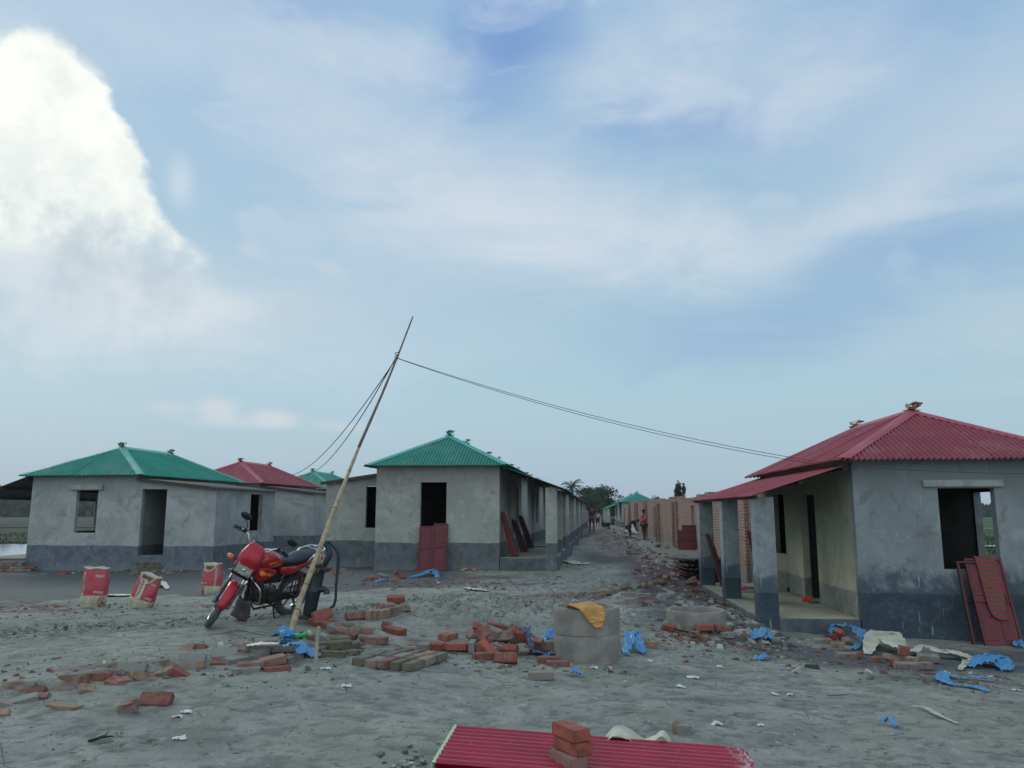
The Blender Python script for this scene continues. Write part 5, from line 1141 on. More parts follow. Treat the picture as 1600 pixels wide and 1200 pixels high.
# ================================================================ CEMENT BAGS
def bag(px, py, w, dpt, h, yaw, tilt, label, style):
    g = ground_at(px, py); root = empty('cement_bag', g-Vector((0, 0, .015)), rot=(0, R(tilt), R(yaw))); tag(root, label, 'cement bag', 'open cement bags standing on the sand')
    def P(u, v, off=0.0):        # u -1..1 around the front half, -1..1 ; full ring uses angle
        a = u
        bul = 1+.10*math.sin(math.pi*min(v*1.1, 1))-.12*max(0, .12-v)/.12
        hw = w/2*bul*(1+.02*math.sin(9*v+px)); hd_ = dpt/2*(bul*(1-.35*v**2) if style != 0 else bul*(1-.15*v))
        c, s_ = math.cos(a), math.sin(a); e = .62
        x = hw*math.copysign(abs(c)**e, c); y = hd_*math.copysign(abs(s_)**e, s_)
        n_ = mnoise.noise(Vector((x*9+px, y*9, v*5)))*.012+mnoise.noise(Vector((x*26, y*26+px, v*13)))*.005
        r = Vector((x, y, 0)).normalized()
        return Vector((x, y, v*h+.008*math.sin(x*30+px)*(v > .95)))+r*(n_+off)
    top = (lambda a: 1.0) if style == 0 else (lambda a: 1.0-(.26*max(0, 1-abs(a-(-math.pi/2-.1))/.75)))
    n_, k_ = 56, 26; rings = [(2*math.pi*k/n_-math.pi) for k in range(n_)]
    def strip(v0, v1, name, mat, off=0, kk=10, par=root):
        m = MB(); vs = [P(a, (v0+(v1-v0)*i/kk)*top(a) if v1 > .9 else v0+(v1-v0)*i/kk, off) for i in range(kk+1) for a in rings]
        m.add(vs, [(i*n_+j, i*n_+(j+1) % n_, (i+1)*n_+(j+1) % n_, (i+1)*n_+j) for i in range(kk) for j in range(n_)]); return m.build(name, mat, par, smooth='all')
    def span(v): return v
    body = strip(0, .30, 'lower_paper', BAGW); 
    m = MB(); kk = 16; vs = [P(a, .30+(top(a)-.03-.30)*i/kk) for i in range(kk+1) for a in rings]
    m.add(vs, [(i*n_+j, i*n_+(j+1) % n_, (i+1)*n_+(j+1) % n_, (i+1)*n_+j) for i in range(kk) for j in range(n_)]); body = m.build('red_paper', BAGR, root, smooth='all')
    m = MB(); vs = [P(a, top(a)-.035+.035*i/3, .006*(1 if i < 3 else -1)+.0) for i in range(4) for a in rings]+[P(a, top(a)-.12, -.012) for a in rings]+[P(a, top(a)-.12, -.012)*1.0 for a in rings]
    m.add(vs, [(i*n_+j, i*n_+(j+1) % n_, (i+1)*n_+(j+1) % n_, (i+1)*n_+j) for i in range(4) for j in range(n_)]); m.build('rim_fold', MT['white'], root, smooth='all')
    m = MB(); vs = [P(a, min(top(a), 1)-.10-.12*i/3, -.010-.004*i) for i in range(4) for a in rings]+[Vector((0, 0, h*.70))]
    m.add(vs, [(i*n_+j, i*n_+(j+1) % n_, (i+1)*n_+(j+1) % n_, (i+1)*n_+j) for i in range(3) for j in range(n_)]+[(3*n_+j, 3*n_+(j+1) % n_, 4*n_) for j in range(n_)]); m.build('inner_liner', MT['brick_tan'], root, smooth='all')
    # printed matter, pressed onto the paper; (a, v) coordinates, a=-pi/2 faces the viewer
    def patch(poly, name, mat, off=.003):
        m = MB(); m.add([P(a, v, off) for a, v in poly], [tuple(range(len(poly)))]); return m
    def quads(lst, name, mat, off=.0035):
        m = MB()
        for (a0, a1, v0, v1) in lst:
            q = 3; vs = [P(a0+(a1-a0)*i/q, v0+(v1-v0)*j/q, off) for i in range(q+1) for j in range(q+1)]
            m.add(vs, [(i*(q+1)+j, (i+1)*(q+1)+j, (i+1)*(q+1)+j+1, i*(q+1)+j+1) for i in range(q) for j in range(q)])
        return m.build(name, mat, root, smooth='all')
    f = -math.pi/2; sa = {0: -.62, 1: -.1, 2: .62}[{0: 0, 1: 1, 2: 2}[style]]; rr = random.Random(px)
    st_w = .13
    quads([(f+sa-st_w, f+sa+st_w, .31+.02*k, .33+.02*k) for k in range(28)], 'label_strip', MT['white'], .0035)
    gl = []
    v = .36
    while v < .84:
        hgt = rr.choice([.03, .04, .05])
        for z_ in range(rr.choice([1, 2, 3])):
            o1 = rr.uniform(-.8, .4)*st_w; gl.append((f+sa+o1, f+sa+o1+st_w*rr.uniform(.3, .5), v+rr.uniform(0, .02), v+hgt))
        gl.append((f+sa-.8*st_w, f+sa+.7*st_w, v, v+.009)); v += hgt+.018
    quads(gl, 'print_strip', MT['ink'], .006)
    tx = []; ca = f-sa*.75 if style != 1 else f+.75
    for (v0, n3, hh) in ((.80, 9, .020), (.765, 7, .026), (.40, 9, .022), (.365, 8, .03)):
        a = ca-.42
        for k in range(n3):
            w3 = rr.uniform(.04, .09); tx.append((a, a+w3, v0-k*.0025, v0+hh-k*.0025)); a += w3+rr.uniform(.012, .05)
    quads(tx, 'print_lines', MT['inkw'], .005)
    # round emblem near the foot
    ea = ca+(.25 if style == 0 else -.1 if style == 2 else 1.2); ev = .155; m = MB(); er = .135
    def EP(r, t, off): return P(ea+r*math.cos(t)*h/(w*.62)*1.0, ev+r*math.sin(t), off)
    vs = [EP(er*q/4, 2*math.pi*k/28, .005) for q in range(1, 5) for k in range(28)]; m.add(vs+[EP(0, 0, .005)], [(i*28+k, i*28+(k+1) % 28, (i+1)*28+(k+1) % 28, (i+1)*28+k) for i in range(3) for k in range(28)]+[(k, (k+1) % 28, 112) for k in range(28)])
    em = m.build('emblem', MT['inkr'], root, smooth='all'); m = MB()
    for k in range(11):
        t0 = k*.52; vs = [EP(r_, t_, .0075) for r_ in (er*.66, er*.88) for t_ in (t0, t0+.1, t0+.2+.1*(k % 3 == 0))]; m.add(vs, [(0, 1, 4, 3), (1, 2, 5, 4)])
    vs = [EP(r_, 2*math.pi*k/24, .0075) for r_ in (er*.40, er*.52) for k in range(24)]; m.add(vs, [(k, (k+1) % 24, 24+(k+1) % 24, 24+k) for k in range(24)])
    for a0 in (-.3, .0, .25): vs = [EP(er*.25, a0*5+1, .0075), EP(er*.28, a0*5+1.6, .0075), EP(er*.05, a0*5+1.3, .0075)]; m.add(vs, [(0, 1, 2)])
    m.build('emblem_print', MT['inkw'], em)
    return root
BAGR = simple('bag_red_print', (.42, .035, .06), .6, var=.3, scale=6, bump=.5, bd=.01, c2=(.36, .10, .12)); BAGW = simple('bag_paper', (.46, .46, .34), .7, var=.3, scale=9, bump=.5, bd=.01)
bag(145, 947, .35, .24, .60, 8, 2, 'upright red and white cement bag, leftmost of the three', 0)
bag(217, 949, .32, .22, .52, -6, 19, 'tilted red and white cement bag leaning right, middle of the three', 1)
bag(329, 929, .33, .20, .56, -14, 2, 'red and white cement bag with notched open mouth, by the motorcycle wheel', 2)

# ================================================================ LEANING LEAVES AND GRILLES
def local(h, x, y, z, mirror=False): 
    a = -h.rotation_euler.z; x = -x if mirror else x
    return Vector((h.location.x+x*math.cos(a)+y*math.sin(a), h.location.y-x*math.sin(a)+y*math.cos(a), h.location.z+z))
def leaf(bot, w, h, yaw, lean, label, mat='redpaint', grp=None, panels=2, roll=0):
    """steel door/window leaf leaning back; origin bottom centre, width along local x, leans towards +y"""
    r = empty('door_leaf', bot, rot=(-lean, R(roll), yaw)); tag(r, label, 'door leaf', grp)
    m = MB()
    for x_ in (-w/2+.015, w/2-.015): m.bbox((x_, 0, h/2), (.03, .03, h), .003)
    for z_ in (.015, h-.015, h/2): m.bbox((0, 0, z_), (w-.062, .028, .03), .003)
    m.build('leaf_frame', MT[mat], r)
    m = MB(); m.bbox((0, .006, h/2), (w-.05, .006, h-.05), .001)
    for x_ in ((-w/4, w/4) if panels == 4 else (0,)):
        for z_ in (h*.25, h*.75): m.bbox((x_, -.002, z_), (w*.36 if panels == 4 else w*.62, .010, h*.36), .004)
    m.build('leaf_sheet', MT[mat+'2'] if mat+'2' in MT else MT[mat], r)
    m = MB(); m.tube([(w/2-.06, -.016, h*.5), (w/2-.06, -.035, h*.53), (w/2-.06, -.016, h*.56)], .006, 6); m.build('latch', MT['steel'], r)
    return r
def grille(bot, w, h, yaw, lean, label, grp, n=9, mat='grille', rungs=True):
    r = empty('window_grille', bot, rot=(-lean, 0, yaw)); tag(r, label, 'window grille', grp)
    m = MB()
    for x_ in (-w/2+.015, w/2-.015): m.bbox((x_, 0, h/2), (.035, .045, h), .003)
    for z_ in (.015, h-.015): m.bbox((0, 0, z_), (w-.072, .044, .03), .003)
    m.build('grille_frame', MT['redpaint'] if mat != 'grille' else MT['grille'], r)
    m = MB()
    for k in range(n): m.tube([(-w/2+.03, 0, h*(k+1)/(n+1)), (w/2-.03, 0, h*(k+1)/(n+1))], .006, 6)
    m.tube([(0, .012, .03), (0, .012, h-.03)], .006, 6); m.build('grille_bars', MT['grille'], r); return r
aB = -R(BA); aC = -R(CA)
lean = math.atan2(.22, 1.15)
leaf(local(hB, 1.90, -.27, -.03, True), .37, 1.16, aB, lean, 'left one of the two red door leaves under the central house window', grp='red door leaves under the central window')
leaf(local(hB, 1.52, -.28, .0, True), .38, 1.20, aB+.02, lean, 'right one of the two red door leaves under the central house window', grp='red door leaves under the central window')
leanC = math.atan2(.40, 1.2)
Lf = leaf(local(hC, 1.80, -.42, .0), .53, 1.27, aC, leanC, 'dark red steel leaf with striped cloth, leaning below the right house window', mat='redpaint', panels=4)
grille(local(hC, 1.66, -.34, -.02), .50, 1.22, aC, math.atan2(.30, 1.18), 'rusty ladder-like grille behind the leaf under the right window', None, 16)
t = NT('striped_cloth'); s_ = t.sep('Generated'); wv = t.math('SINE', t.math('MULTIPLY', s_[2], 150.0)); so_ = t.sep(); w2 = t.math('SINE', t.math('MULTIPLY', s_[2], 2*math.pi*15))
c = t.mix(t.mr(w2, .1, .4), (.24, .022, .03), (.05, .06, .055)); c = t.mix(t.mr(t.math('SINE', t.math('MULTIPLY', s_[2], 2*math.pi*60)), .7, .9, 0, .25), c, (.35, .33, .25)); stm = t.done(c, .85)
Mx = Matrix.Translation(Lf.location) @ Lf.rotation_euler.to_matrix().to_4x4()
pth = [Mx @ Vector(p) for p in ((.02, .05, 1.285), (.02, -.022, 1.29), (.03, -.028, 1.15), (.035, -.03, .95), (.03, -.03, .75), (.02, -.032, .55), (.03, -.034, .42), (.08, -.03, .36))]
ribbon('cloth', pth, [.26, .28, .29, .29, .27, .24, .19, .10], stm, 'red and dark striped cloth hung over the leaning steel leaf', 'cloth', side=(math.cos(aC), math.sin(aC), 0), fold=.012, seed=50, ragged=.05)
# C veranda bits
leaf(local(hC, -1.05, 5.3, .30), .55, 1.15, aC+R(70), .25, 'red steel leaf leaning at the far end of the right house veranda')
leaf(local(hC, -.35, 4.6, .31), .5, 1.2, aC+R(90), .2, 'second red leaf leaning on the wall inside the right house veranda')
ribbon('cloth', [local(hC, -.25, 2.0, .335), local(hC, -.15, 2.2, .39), local(hC, -.12, 2.45, .35)], [.12, .2, .1], simple('orange_cloth', (.62, .06, .02), .8), 'small orange cloth on the floor by the right house doorway', 'cloth', seed=51)
ribbon('cloth', [local(hC, -.95, 3.9, .33), local(hC, -.8, 4.0, .38), local(hC, -.62, 4.05, .33)], [.12, .2, .1], simple('pink_cloth', (.42, .03, .08), .8), 'small pink cloth on the far part of the right house veranda', 'cloth', seed=52)
ribbon('brush', [local(hC, -.12, 3.6, .34), local(hC, -.2, 3.3, .45)], [.05, .04], MT['redpaint'], 'short pinkish stick leaning in the right house veranda', 'stick', seed=53)
# grilles leaning in the central veranda
aw = aB+R(90)
for i, (t_, n_, h_, w_) in enumerate(((.45, 3, 1.22, .32), (3.15, 3, 1.0, .5), (5.35, 3, 1.1, .5))):
    for k in range(n_):
        off = -.42+.075*k; ll = math.atan2(.42-.05*k, h_)
        b = local(hB, off-.02, t_+.02*k, .31, True)
        pos = ('nearest', 'middle', 'farthest')[i]
        grille(b, w_, h_, aw, ll, '%s window grille from the wall in the %s leaning bundle in the central house veranda' % (('first', 'second', 'third')[k], pos), 'grilles leaning in the central veranda, %s bundle' % pos, 8, 'red' if i == 0 else 'grille')
# purple leaf on the plinth of the third shell and dark tin stack
q = tray(1072, 866, 28.0); leaf(Vector((6.15, 28.2, gz(6.15, 28.2)+.32)), .62, .68, aC, .12, 'lower wider purplish red leaf propped on the plinth before the brick shells', 'redpaint')
leaf(Vector((6.32, 28.5, gz(6.3, 28.5)+.34)), .5, .85, aC, .12, 'taller narrower purplish red leaf propped behind the other before the brick shells', 'redpaint')
dst = ground_at(1098, 921)
for k in range(9):
    m = MB(); w_, l_ = 1.05, 1.9; n_ = 60; m.add([Vector((w_*i/n_-w_/2, s_*l_/2, .02*math.sin(2*math.pi*i/7.5))) for i in range(n_+1) for s_ in (-1, 1)], [(i*2, i*2+2, i*2+3, i*2+1) for i in range(n_)])
    o = m.build('corrugated_sheet', MT['darktin'] if k % 3 else MT['grille'], smooth='all'); md = o.modifiers.new('t', 'SOLIDIFY'); md.thickness = .012
    o.location = (4.72+.03*rr_.uniform(-1, 1), 20.3+.04*rr_.uniform(-1, 1), gz(4.7, 19.5)+.06+.062*k); o.rotation_euler = (R(rr_.uniform(-1.5, 1.5)), R(rr_.uniform(-2, 2)), R(rr_.uniform(-6, 6)))
    tag(o, '%s dark rusty sheet from the ground in the stack behind the right veranda columns' % ['first','second','third','fourth','fifth','sixth','seventh','eighth','ninth'][k], 'roofing sheet', 'dark tin sheets stacked by the right veranda')
# ================================================================ PEOPLE
def figure(joints, edges, name='person'):
    """continuous body grown with a skin modifier; joints: name -> (x, y, z, r)"""
    names = list(joints); me_ = bpy.data.meshes.new(name); me_.from_pydata([joints[n][:3] for n in names], [(names.index(a), names.index(b)) for a, b in edges], [])
    o = bpy.data.objects.new(name, me_); COL.objects.link(o); o.modifiers.new('skin', 'SKIN')
    for i, n in enumerate(names):
        r = joints[n][3]; r = r if isinstance(r, tuple) else (r, r); me_.skin_vertices[0].data[i].radius = r; me_.skin_vertices[0].data[i].use_root = (i == 0)
    sb_ = o.modifiers.new('sub', 'SUBSURF'); sb_.levels = 2; sb_.render_levels = 2
    dg = bpy.context.evaluated_depsgraph_get(); ev = bpy.data.meshes.new_from_object(o.evaluated_get(dg)); ev.name = name
    o.modifiers.clear(); o.data = ev
    for p in ev.polygons: p.use_smooth = True
    return o
EDG = [('pel','spi'),('spi','che'),('che','nek'),('nek','hd1'),('hd1','hd2'),('che','shL'),('shL','elL'),('elL','haL'),('haL','fiL'),('che','shR'),('shR','elR'),('elR','haR'),('haR','fiR'),
       ('pel','hiL'),('hiL','knL'),('knL','anL'),('anL','toL'),('pel','hiR'),('hiR','knR'),('knR','anR'),('anR','toR')]
def person(pos, yaw, J, label, shirt, trousers, scale=1.0, hair=True):
    o = figure(J, EDG); o.location = pos; o.rotation_euler = (0, 0, R(yaw)); o.scale = (scale,)*3; tag(o, label, 'person')
    o.data.materials.clear(); o.data.materials.append(MT['skin'])
    def shell(keys, grow, name, mat):
        sub = {k: (*J[k][:3], tuple((q+grow) for q in (J[k][3] if isinstance(J[k][3], tuple) else (J[k][3],)*2))) for k in keys}
        c = figure(sub, [e for e in EDG if e[0] in sub and e[1] in sub], name); c.data.materials.clear(); c.data.materials.append(mat); c.parent = o; return c
    shell(['pel','spi','che','shL','shR','elL','elR'], .016, 'shirt', shirt)
    shell(['pel','hiL','knL','hiR','knR'] , .020, 'shorts', trousers)
    h1, h2 = Vector(J['hd1'][:3]), Vector(J['hd2'][:3]); m = MB(); m.lathe([(.0, .115), (.05, .105), (.085, .07), (.098, .02), (.094, -.02), (.08, -.04)], 14); m.build('hair', MT['hair'], o, smooth='all', loc=h2-Vector((0, .012, .02)))
    # nose and ears as small volumes on the head
    m = MB()
    fwd = Vector((0, -1, 0)); hc = (h1+h2)/2
    m.tube([hc+Vector((0, -.085, .03)), hc+Vector((0, -.115, -.005)), hc+Vector((0, -.09, -.02))], [.01, .016, .01], 6)
    for s_ in (-1, 1): m.tube([hc+Vector((s_*.085, 0, .03)), hc+Vector((s_*.10, .01, .005)), hc+Vector((s_*.085, 0, -.025))], [.01, .016, .01], 6)
    m.build('face_features', MT['skin'], o, smooth='all')
    return o
def stand(arm=0, step=.0):
    J = dict(pel=(0,0,.93,(.14,.10)), spi=(0,0,1.1,(.13,.09)), che=(0,.0,1.33,(.16,.10)), nek=(0,0,1.48,.052), hd1=(0,-.01,1.56,.078), hd2=(0,-.01,1.66,.085),
      shL=(.19,0,1.38,.055), elL=(.25,.03,1.12,.042), haL=(.27,-.06,.88,.034), fiL=(.27,-.08,.78,.024), shR=(-.19,0,1.38,.055), elR=(-.25,.03,1.12,.042), haR=(-.27,-.06,.88,.034), fiR=(-.27,-.08,.78,.024),
      hiL=(.09,0,.86,.088), knL=(.10,-.02-step,.48,.058), anL=(.10,.02-step,.08,.038), toL=(.11,-.14-step,.035,.034), hiR=(-.09,0,.86,.088), knR=(-.10,-.02+step*.6,.48,.058), anR=(-.10,.02+step,.08,.038), toR=(-.11,-.12+step,.035,.034))
    if arm == 1:
        J.update(elL=(.34,-.02,1.52,.042), haL=(.24,-.02,1.74,.034), fiL=(.16,-.02,1.80,.024), elR=(-.34,-.02,1.52,.042), haR=(-.24,-.02,1.74,.034), fiR=(-.16,-.02,1.80,.024))
    if arm == 2:
        J.update(elL=(.24,-.12,1.14,.042), haL=(.20,-.34,1.05,.034), fiL=(.19,-.42,1.02,.024))
    return J
def gpos(px, py, Y=None):
    kx, kz = pix(px, py)
    if Y is None: return ground_at(px, py)
    return Vector((kx*Y, Y, gz(kx*Y, Y)))
nv = simple('dark_navy_shirt', (.025, .028, .05), .85); mr_ = simple('maroon_shorts', (.16, .03, .045), .85); bk = simple('black_trousers', (.02, .02, .025), .85); pk = simple('faded_red_shirt', (.42, .09, .10), .85); bu = simple('blue_lungi', (.03, .04, .11), .85); wh = simple('pale_shirt', (.40, .38, .36), .85)
Jw = stand(1, .12); Jw.update(elL=(.26,.02,1.14,.042), haL=(.26,-.06,.9,.034), fiL=(.26,-.08,.8,.024))
p1_ = gpos(925, 838, 49.5); person(p1_, 4, Jw, 'worker in dark shirt walking up the street with a load on the head', nv, mr_)
m = MB(); m.lathe([(0, 0), (.16, .0), (.26, .07), (.29, .10), (.27, .105), (.15, .03), (0, .02)], 18); o = m.build('basin', MT['steel'], smooth=True); o.location = p1_+Vector((0, 0, 1.75)); tag(o, 'shallow metal basin carried on the head of the walking worker', 'basin')
p3_ = gpos(1007, 838, 44); person(p3_, -60, stand(2, .05), 'worker in faded red shirt standing by the brick walls', pk, bk)
J = stand(0, 0); J.update(pel=(0,.12,.80,(.14,.10)), spi=(0,.02,.95,(.13,.09)), che=(0,-.18,1.08,(.16,.10)), nek=(0,-.31,1.10,.052), hd1=(0,-.39,1.10,.078), hd2=(0,-.46,1.12,.085), shL=(.17,-.22,1.08,.055), elL=(.2,-.28,.82,.042), haL=(.16,-.38,.58,.034), fiL=(.15,-.42,.50,.024), shR=(-.17,-.22,1.08,.055), elR=(-.2,-.28,.82,.042), haR=(-.16,-.38,.58,.034), fiR=(-.15,-.42,.50,.024), hiL=(.10,.10,.74,.10), hiR=(-.10,.10,.74,.10), knL=(.12,.0,.42,.06), knR=(-.12,.0,.42,.06))
person(gpos(985, 838, 47), 70, J, 'worker in dark blue bending over among the rubble', nv, bu)
person(gpos(904, 822, 78), 20, stand(0, .1), 'small distant figure in red at the end of the left columns', pk, bk)
person(gpos(934, 822, 80), 200, stand(0, .1), 'small distant figure in pale shirt at the far end of the street', wh, bk)
J2 = dict(J); person(gpos(957, 822, 72), 160, J, 'small distant crouching figure before the green roofed house', bk, bk, .85)
# wheelbarrow
wb = gpos(948, 833, 51.5); root = empty('wheelbarrow', wb, R(70)); tag(root, 'grey wheelbarrow standing in the street behind the walking worker', 'wheelbarrow')
m = MB(); top = [(-.35,-.32,.62),(.45,-.26,.70),(.45,.26,.70),(-.35,.32,.62)]; bot = [(-.2,-.2,.35),(.25,-.16,.35),(.25,.16,.35),(-.2,.2,.35)]; m.add(top+bot, [(0,1,5,4),(1,2,6,5),(2,3,7,6),(3,0,4,7),(4,5,6,7)]); m.build('tray', MT['steel'], root)
m = MB(); m.torus(.17, .035, 20, 8, Matrix.Translation((.55, 0, .2))); m.build('wheel', MT['rubber'], root, smooth='all')
m = MB()
for s_ in (-1, 1): m.tube([(.58, s_*.05, .2), (.1, s_*.18, .34), (-.4, s_*.26, .42), (-.8, s_*.28, .55)], .018, 6); m.tube([(-.2, s_*.22, .38), (-.25, s_*.24, 0.0)], .016, 6)
m.build('handles', MT['frame'], root)
# ================================================================ TREES
def crown_mesh(mb, blobs, n, s, rs):
    for _ in range(n):
        c, r = rs.choice(blobs); d = Vector((rs.gauss(0, 1), rs.gauss(0, 1), rs.gauss(0, 1))).normalized()
        p = Vector(c)+Vector((d.x*r[0], d.y*r[1], d.z*r[2]))*(rs.random()**.4)*rs.uniform(.75, 1.1)
        a = Vector((rs.uniform(-1,1), rs.uniform(-1,1), rs.uniform(-.6,.6))).normalized(); b = a.orthogonal().normalized(); b = (b+a.cross(b)*rs.uniform(-1, 1)).normalized(); w = s*rs.uniform(.5, 1.2)
        mb.add([p-a*w, p-b*w*.6, p+a*w, p+b*w*.6], [(0, 1, 2, 3)])
def tree(x, y, h, r, seed, label, mat='leaf', n=1500, s=.16, grp='trees beyond the end of the street'):
    rs = random.Random(seed); z = gz(x, y); root = empty('tree', (x, y, z-.1)); tag(root, label, 'tree', grp); m = MB(); th = h*.5
    m.tube([(0,0,0),(.1,0,th*.5),(0,.1,th)], [.2*h/8,.15*h/8,.08*h/8], 7)
    blobs = []
    for k in range(9):
        a = rs.uniform(0, 6.28); q = r*rs.uniform(.15, .65); zz = h*rs.uniform(.42, .85); b = (q*math.cos(a), q*math.sin(a), zz); m.tube([(0, .05, th*.8), b], [.06*h/8, .02], 5); blobs.append((b, (r*rs.uniform(.3, .5), r*rs.uniform(.3, .5), h*rs.uniform(.10, .2))))
    m.build('trunk', MT['bark'], root, smooth='all'); m = MB(); crown_mesh(m, blobs, n, s*h/6, rs); m.build('crown', MT[mat], root)
for i, (px, Y, h, r, lb, mt_, gg) in enumerate([(912,118,4.9,3.0,'dark tree just right of the palm above the column ends','leaf',0),(926,128,5.4,3.4,'broad dark tree above the walking worker','leaf',0),(941,124,5.0,3.2,'bushy tree left of the distant green roof','leaf2',0),(955,135,4.4,2.8,'low tree touching the left edge of the distant green roof','leaf',0),(900,140,3.4,2.6,'dark tree half behind the palm','leaf2',0),(932,105,3.2,2.2,'low bush-like tree closing the end of the street','leaf2',0),(946,108,3.0,2.0,'second low tree closing the end of the street','leaf',0),
       (1028,130,3.9,1.6,'small tree top over the brick walls, left of the two','leaf',1),(1064,120,5.0,1.1,'slender small tree top over the brick walls, right of the two','leaf',1),(1022,150,4.4,3,'low tree line piece right of the distant green roof','leaf',1),(1044,150,4.3,2.6,'low far tree between the two small tree tops','leaf',1)]):
    kx, _ = pix(px, 800); tree(kx*Y, Y, h+1.2, r, i*7+1, lb, mt_, 1500, .2)
# palm
kx, _ = pix(893, 800); px_, py_ = kx*112, 112; root = empty('palm_tree', (px_, py_, gz(px_, py_)-.1)); tag(root, 'tall palm with drooping fronds above the end of the left columns', 'palm tree')
m = MB(); m.tube([(0,0,0),(.2,0,2.7),(.1,0,5.1)], [.2,.15,.13], 8); m.build('trunk', MT['bark'], root, smooth='all'); m = MB(); rs = random.Random(4)
for k in range(20):
    a = k*2.4; el = rs.uniform(-.2, 1.25); Lp = rs.uniform(1.7, 2.3); prev = Vector((.1, 0, 5.1)); d = Vector((math.cos(a)*math.cos(el), math.sin(a)*math.cos(el), math.sin(el)))
    for q in range(12):
        d = (d+Vector((0, 0, -.13))).normalized(); p = prev+d*Lp/12; sd2 = d.cross(Vector((0, 0, 1))).normalized()
        for s_ in (-1, 1):
            for e in (0, .5):
                b0_ = prev.lerp(p, e); tip = b0_+(sd2*s_*.38+Vector((0, 0, -.22))+d*.15)*(1-.5*abs(q/11-.4)); m.add([b0_, b0_+d*.07, tip], [(0, 1, 2)])
        m.add([prev+sd2*.02, prev-sd2*.02, p-sd2*.015, p+sd2*.015], [(0,1,2,3)]); prev = p
m.build('fronds', MT['palmleaf'], root)
# a far wood that reads as one mass
m = MB(); rs = random.Random(9)
for i in range(26000):
    az = rs.uniform(-42, 42); D = rs.uniform(430, 520)
    hh = (15.5 if az < -22 else 9) * (.72+.5*mnoise.noise(Vector((az*.35, 0, 0)))+.32*mnoise.noise(Vector((az*1.7, 3, 0))))
    z = -1+hh*rs.random()**.7; w = rs.uniform(1.2, 2.8); p = Vector((D*math.sin(R(az)), D*math.cos(R(az)), z)); a = Vector((rs.uniform(-1,1), rs.uniform(-.3,.3), rs.uniform(-.4,.4))).normalized(); b = Vector((rs.uniform(-.3,.3), rs.uniform(-.3,.3), 1)).normalized()
    m.add([p-a*w, p-b*w*.7, p+a*w, p+b*w*.7], [(0,1,2,3)])
tag(m.build('far_wood', MT['leaf']), kind='stuff')
# grass tufts at the edge of the nearer paddy
m = MB()
for i in range(6000):
    x = rs.uniform(-60, -25); y = rs.choice([rs.uniform(62.5, 66), rs.uniform(66, 122)]); z = -1.0; hh = rs.uniform(.08, .22); d = Vector((rs.uniform(-.2,.2), rs.uniform(-.1,.1), hh)); m.add([Vector((x-.06,y,z)), Vector((x+.06,y,z)), Vector((x,y,z))+d], [(0,1,2)])
for i in range(3000):
    x = rs.uniform(25, 50); y = rs.uniform(40, 110); z = -1.0; hh = rs.uniform(.15, .4); d = Vector((rs.uniform(-.2,.2), rs.uniform(-.1,.1), hh)); m.add([Vector((x-.06,y,z)), Vector((x+.06,y,z)), Vector((x,y,z))+d], [(0,1,2)])
tag(m.build('grass', MT['leaf2']), kind='stuff')
# ================================================================ LOOSE GROUND LITTER
def litter(name, zones, mat, seed, flat=.5, up=.3):
    rs = np.random.RandomState(seed); vs = []; fs = []
    cube = np.array([(-1,-1,-1),(1,-1,-1),(1,1,-1),(-1,1,-1),(-.8,-.8,1),(.8,-.7,1),(.7,.8,1),(-.8,.7,1)], float); F_ = [(0,1,5,4),(1,2,6,5),(2,3,7,6),(3,0,4,7),(4,5,6,7)]
    for (n, fx, smin, smax) in zones:
        P = fx(rs, n); zz = height(P[:,0], P[:,1])
        for (x, y), z in zip(P, zz):
            s = smin+(smax-smin)*rs.rand()**2.5; a = rs.rand()*6.28; c, sn = math.cos(a), math.sin(a); q = cube*(1+.35*(rs.rand(8, 3)-.5))*np.array([s*rs.uniform(.6, 1.6), s*rs.uniform(.4, 1), s*flat*rs.uniform(.4, 1.2)])
            tl = rs.uniform(-.4, .4); q[:,2] += q[:,0]*tl
            b = len(vs); vs += [(x+c*v[0]-sn*v[1], y+sn*v[0]+c*v[1], z+v[2]+s*flat*up) for v in q]; fs += [tuple(b+i for i in f) for f in F_]
    me_ = bpy.data.meshes.new(name); me_.from_pydata(vs, [], fs); me_.materials.append(mat); o = bpy.data.objects.new(name, me_); COL.objects.link(o); tag(o, kind='stuff'); return o
def blobz(cx, cy, sx, sy): return lambda rs, n: np.stack([cx+sx*rs.randn(n), cy+sy*rs.randn(n)], 1)
def rect(x0, x1, y0, y1): return lambda rs, n: np.stack([rs.uniform(x0, x1, n), rs.uniform(y0, y1, n)], 1)
def fan(rs, n):
    y = 4.6+rs.rand(n)**.8*9; return np.stack([(rs.rand(n)-.5)*1.45*y, y], 1)
def street(rs, n):
    y = 14+rs.rand(n)**1.5*42; return np.stack([2.7+.085*(y-12)+.8*np.abs(rs.randn(n))+.25*np.sin(y*.6), y], 1)
t = NT('rubble_bits'); r = t.island(); rub = t.done(t.ramp(r, [(0, (.20,.075,.055)), (.30, (.12,.05,.04)), (.5, (.17,.14,.11)), (.66, (.08,.075,.07)), (.90, (.18,.17,.155)), (.985, (.45,.45,.42))]), .95)
t = NT('clods'); r = t.island(); clo = t.done(t.ramp(r, [(0, (.05,.052,.05)), (.35, (.12,.13,.12)), (.7, (.24,.25,.23)), (.93, (.33,.34,.31))]), .95)
t = NT('churned_mud'); r = t.island(); mud = t.done(t.ramp(r, [(0, (.07,.075,.055)), (.5, (.14,.145,.12)), (.9, (.25,.26,.235))]), .95)
def lowring(rs, n): g = ground_at(1105, 992); return np.stack([g.x+.55*rs.randn(n), g.y-.1+.35*rs.randn(n)], 1)
